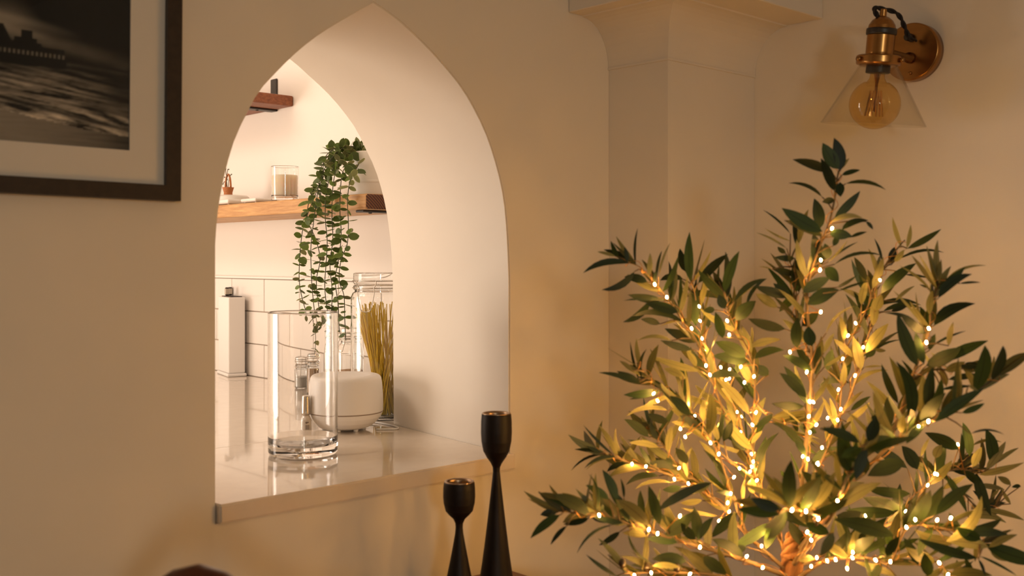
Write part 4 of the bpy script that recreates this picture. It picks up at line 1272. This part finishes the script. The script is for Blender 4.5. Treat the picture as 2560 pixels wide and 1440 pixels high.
# ------------------------------------------------------------------ fairy lights
LTS = """2080 571|2052 650|2050 675|2200 700|1748 766|1750 802|1818 802|1729 821|1755 846|1823 837|1766 875|1765 914|1802 918|1824 924|1852 917|1885 941|1775 937|1815 949|1823 947|1861 956|1634 984|1644 1002|1712 1009|1737 1041|1843 1030|1890 1031|1855 1040|1881 1062|1800 1061|1852 1081|1701 1072|1713 1092|1776 1107|1797 1135|1879 1135|1883 1154|2024 1004|2033 1005|2022 1041|2025 1081|2041 1062|2055 1119|2007 1141|2020 1148|2017 930
2139 808|2120 839|2158 868|2107 897|2096 974|2102 1023|2094 1050|2322 821|2316 856|2321 1053|2296 1067|2244 1100|2225 1113|2395 1111|2069 1045|2043 1158|2052 780|2138 939|1580 1160|1615 1166|1698 1170|1686 1198|1721 1209|1498 1288|1622 1324|1644 1334|1750 1368|1725 1435|1628 1432|1586 1439|1797 1302|1879 1167|1875 1179|1849 1171|1892 1201|1835 1193|1860 1216|1827 1234|1819 1257|1854 1260|1823 1279|1837 1342
1904 1365|1867 1391|1907 1419|1980 1275|2015 1278|2046 1297|2018 1330|2028 1350|2042 1394|2068 1402|2089 1399|2028 1416|2045 1162|2094 1253|2132 1381|2131 1394|2118 1421|2163 1289|1919 1340|2264 1278|2266 1318|2247 1306|2235 1316|2288 1299|2319 1213|2343 1186|2337 1184|2377 1295|2343 1300|2189 1400|2226 1404|2348 1407|2370 1437|1637 711|1667 743|1700 1290|1775 1000|1975 880"""
pl = []
for s_ in LTS.replace('\n', '|').split('|'):
    u, v = [float(x) for x in s_.split()]
    d2, bi, ki, tt = nearest(u, v)
    pl.append((bi, ki, P(u, v, tt - .022)))
fl = empty('fairy_lights', (BX, BY, .9), 'warm white fairy lights on thin copper wire wound through the olive tree', 'string lights')
FO = Vector((BX, BY, .9))
bmb = bmesh.new()
bmesh.ops.create_uvsphere(bmb, u_segments=10, v_segments=7, radius=1, matrix=Matrix.Diagonal((.0013, .0013, .0023, 1)))
mb = bpy.data.meshes.new('bulb'); bmb.to_mesh(mb); bmb.free(); mb.materials.append(BULBE)
mb.polygons.foreach_set('use_smooth', [True] * len(mb.polygons))
for bi, ki, p in pl:
    o = link('bulb', mb, fl); o.location = p - FO
    o.rotation_euler = (rt.uniform(-.6, .6), rt.uniform(-.6, .6), 0)
for bi in range(len(BR)):
    mine = sorted([q for q in pl if q[0] == bi], key=lambda q: q[1])
    pts = []; k = 0
    for i, p in enumerate(BP3[bi]):
        a = i * 1.1
        T = (BP3[bi][min(i + 1, len(BP3[bi]) - 1)] - BP3[bi][max(i - 1, 0)]).normalized(); N = T.orthogonal().normalized(); B = T.cross(N)
        pts.append(p - FO + (N * math.cos(a) + B * math.sin(a)) * .006)
        while k < len(mine) and mine[k][1] <= i:
            pts.append(mine[k][2] - FO); k += 1
    if len(pts) > 3: tube('wire', smooth_path(pts, 3), .00055, COPPER, fl, 4)
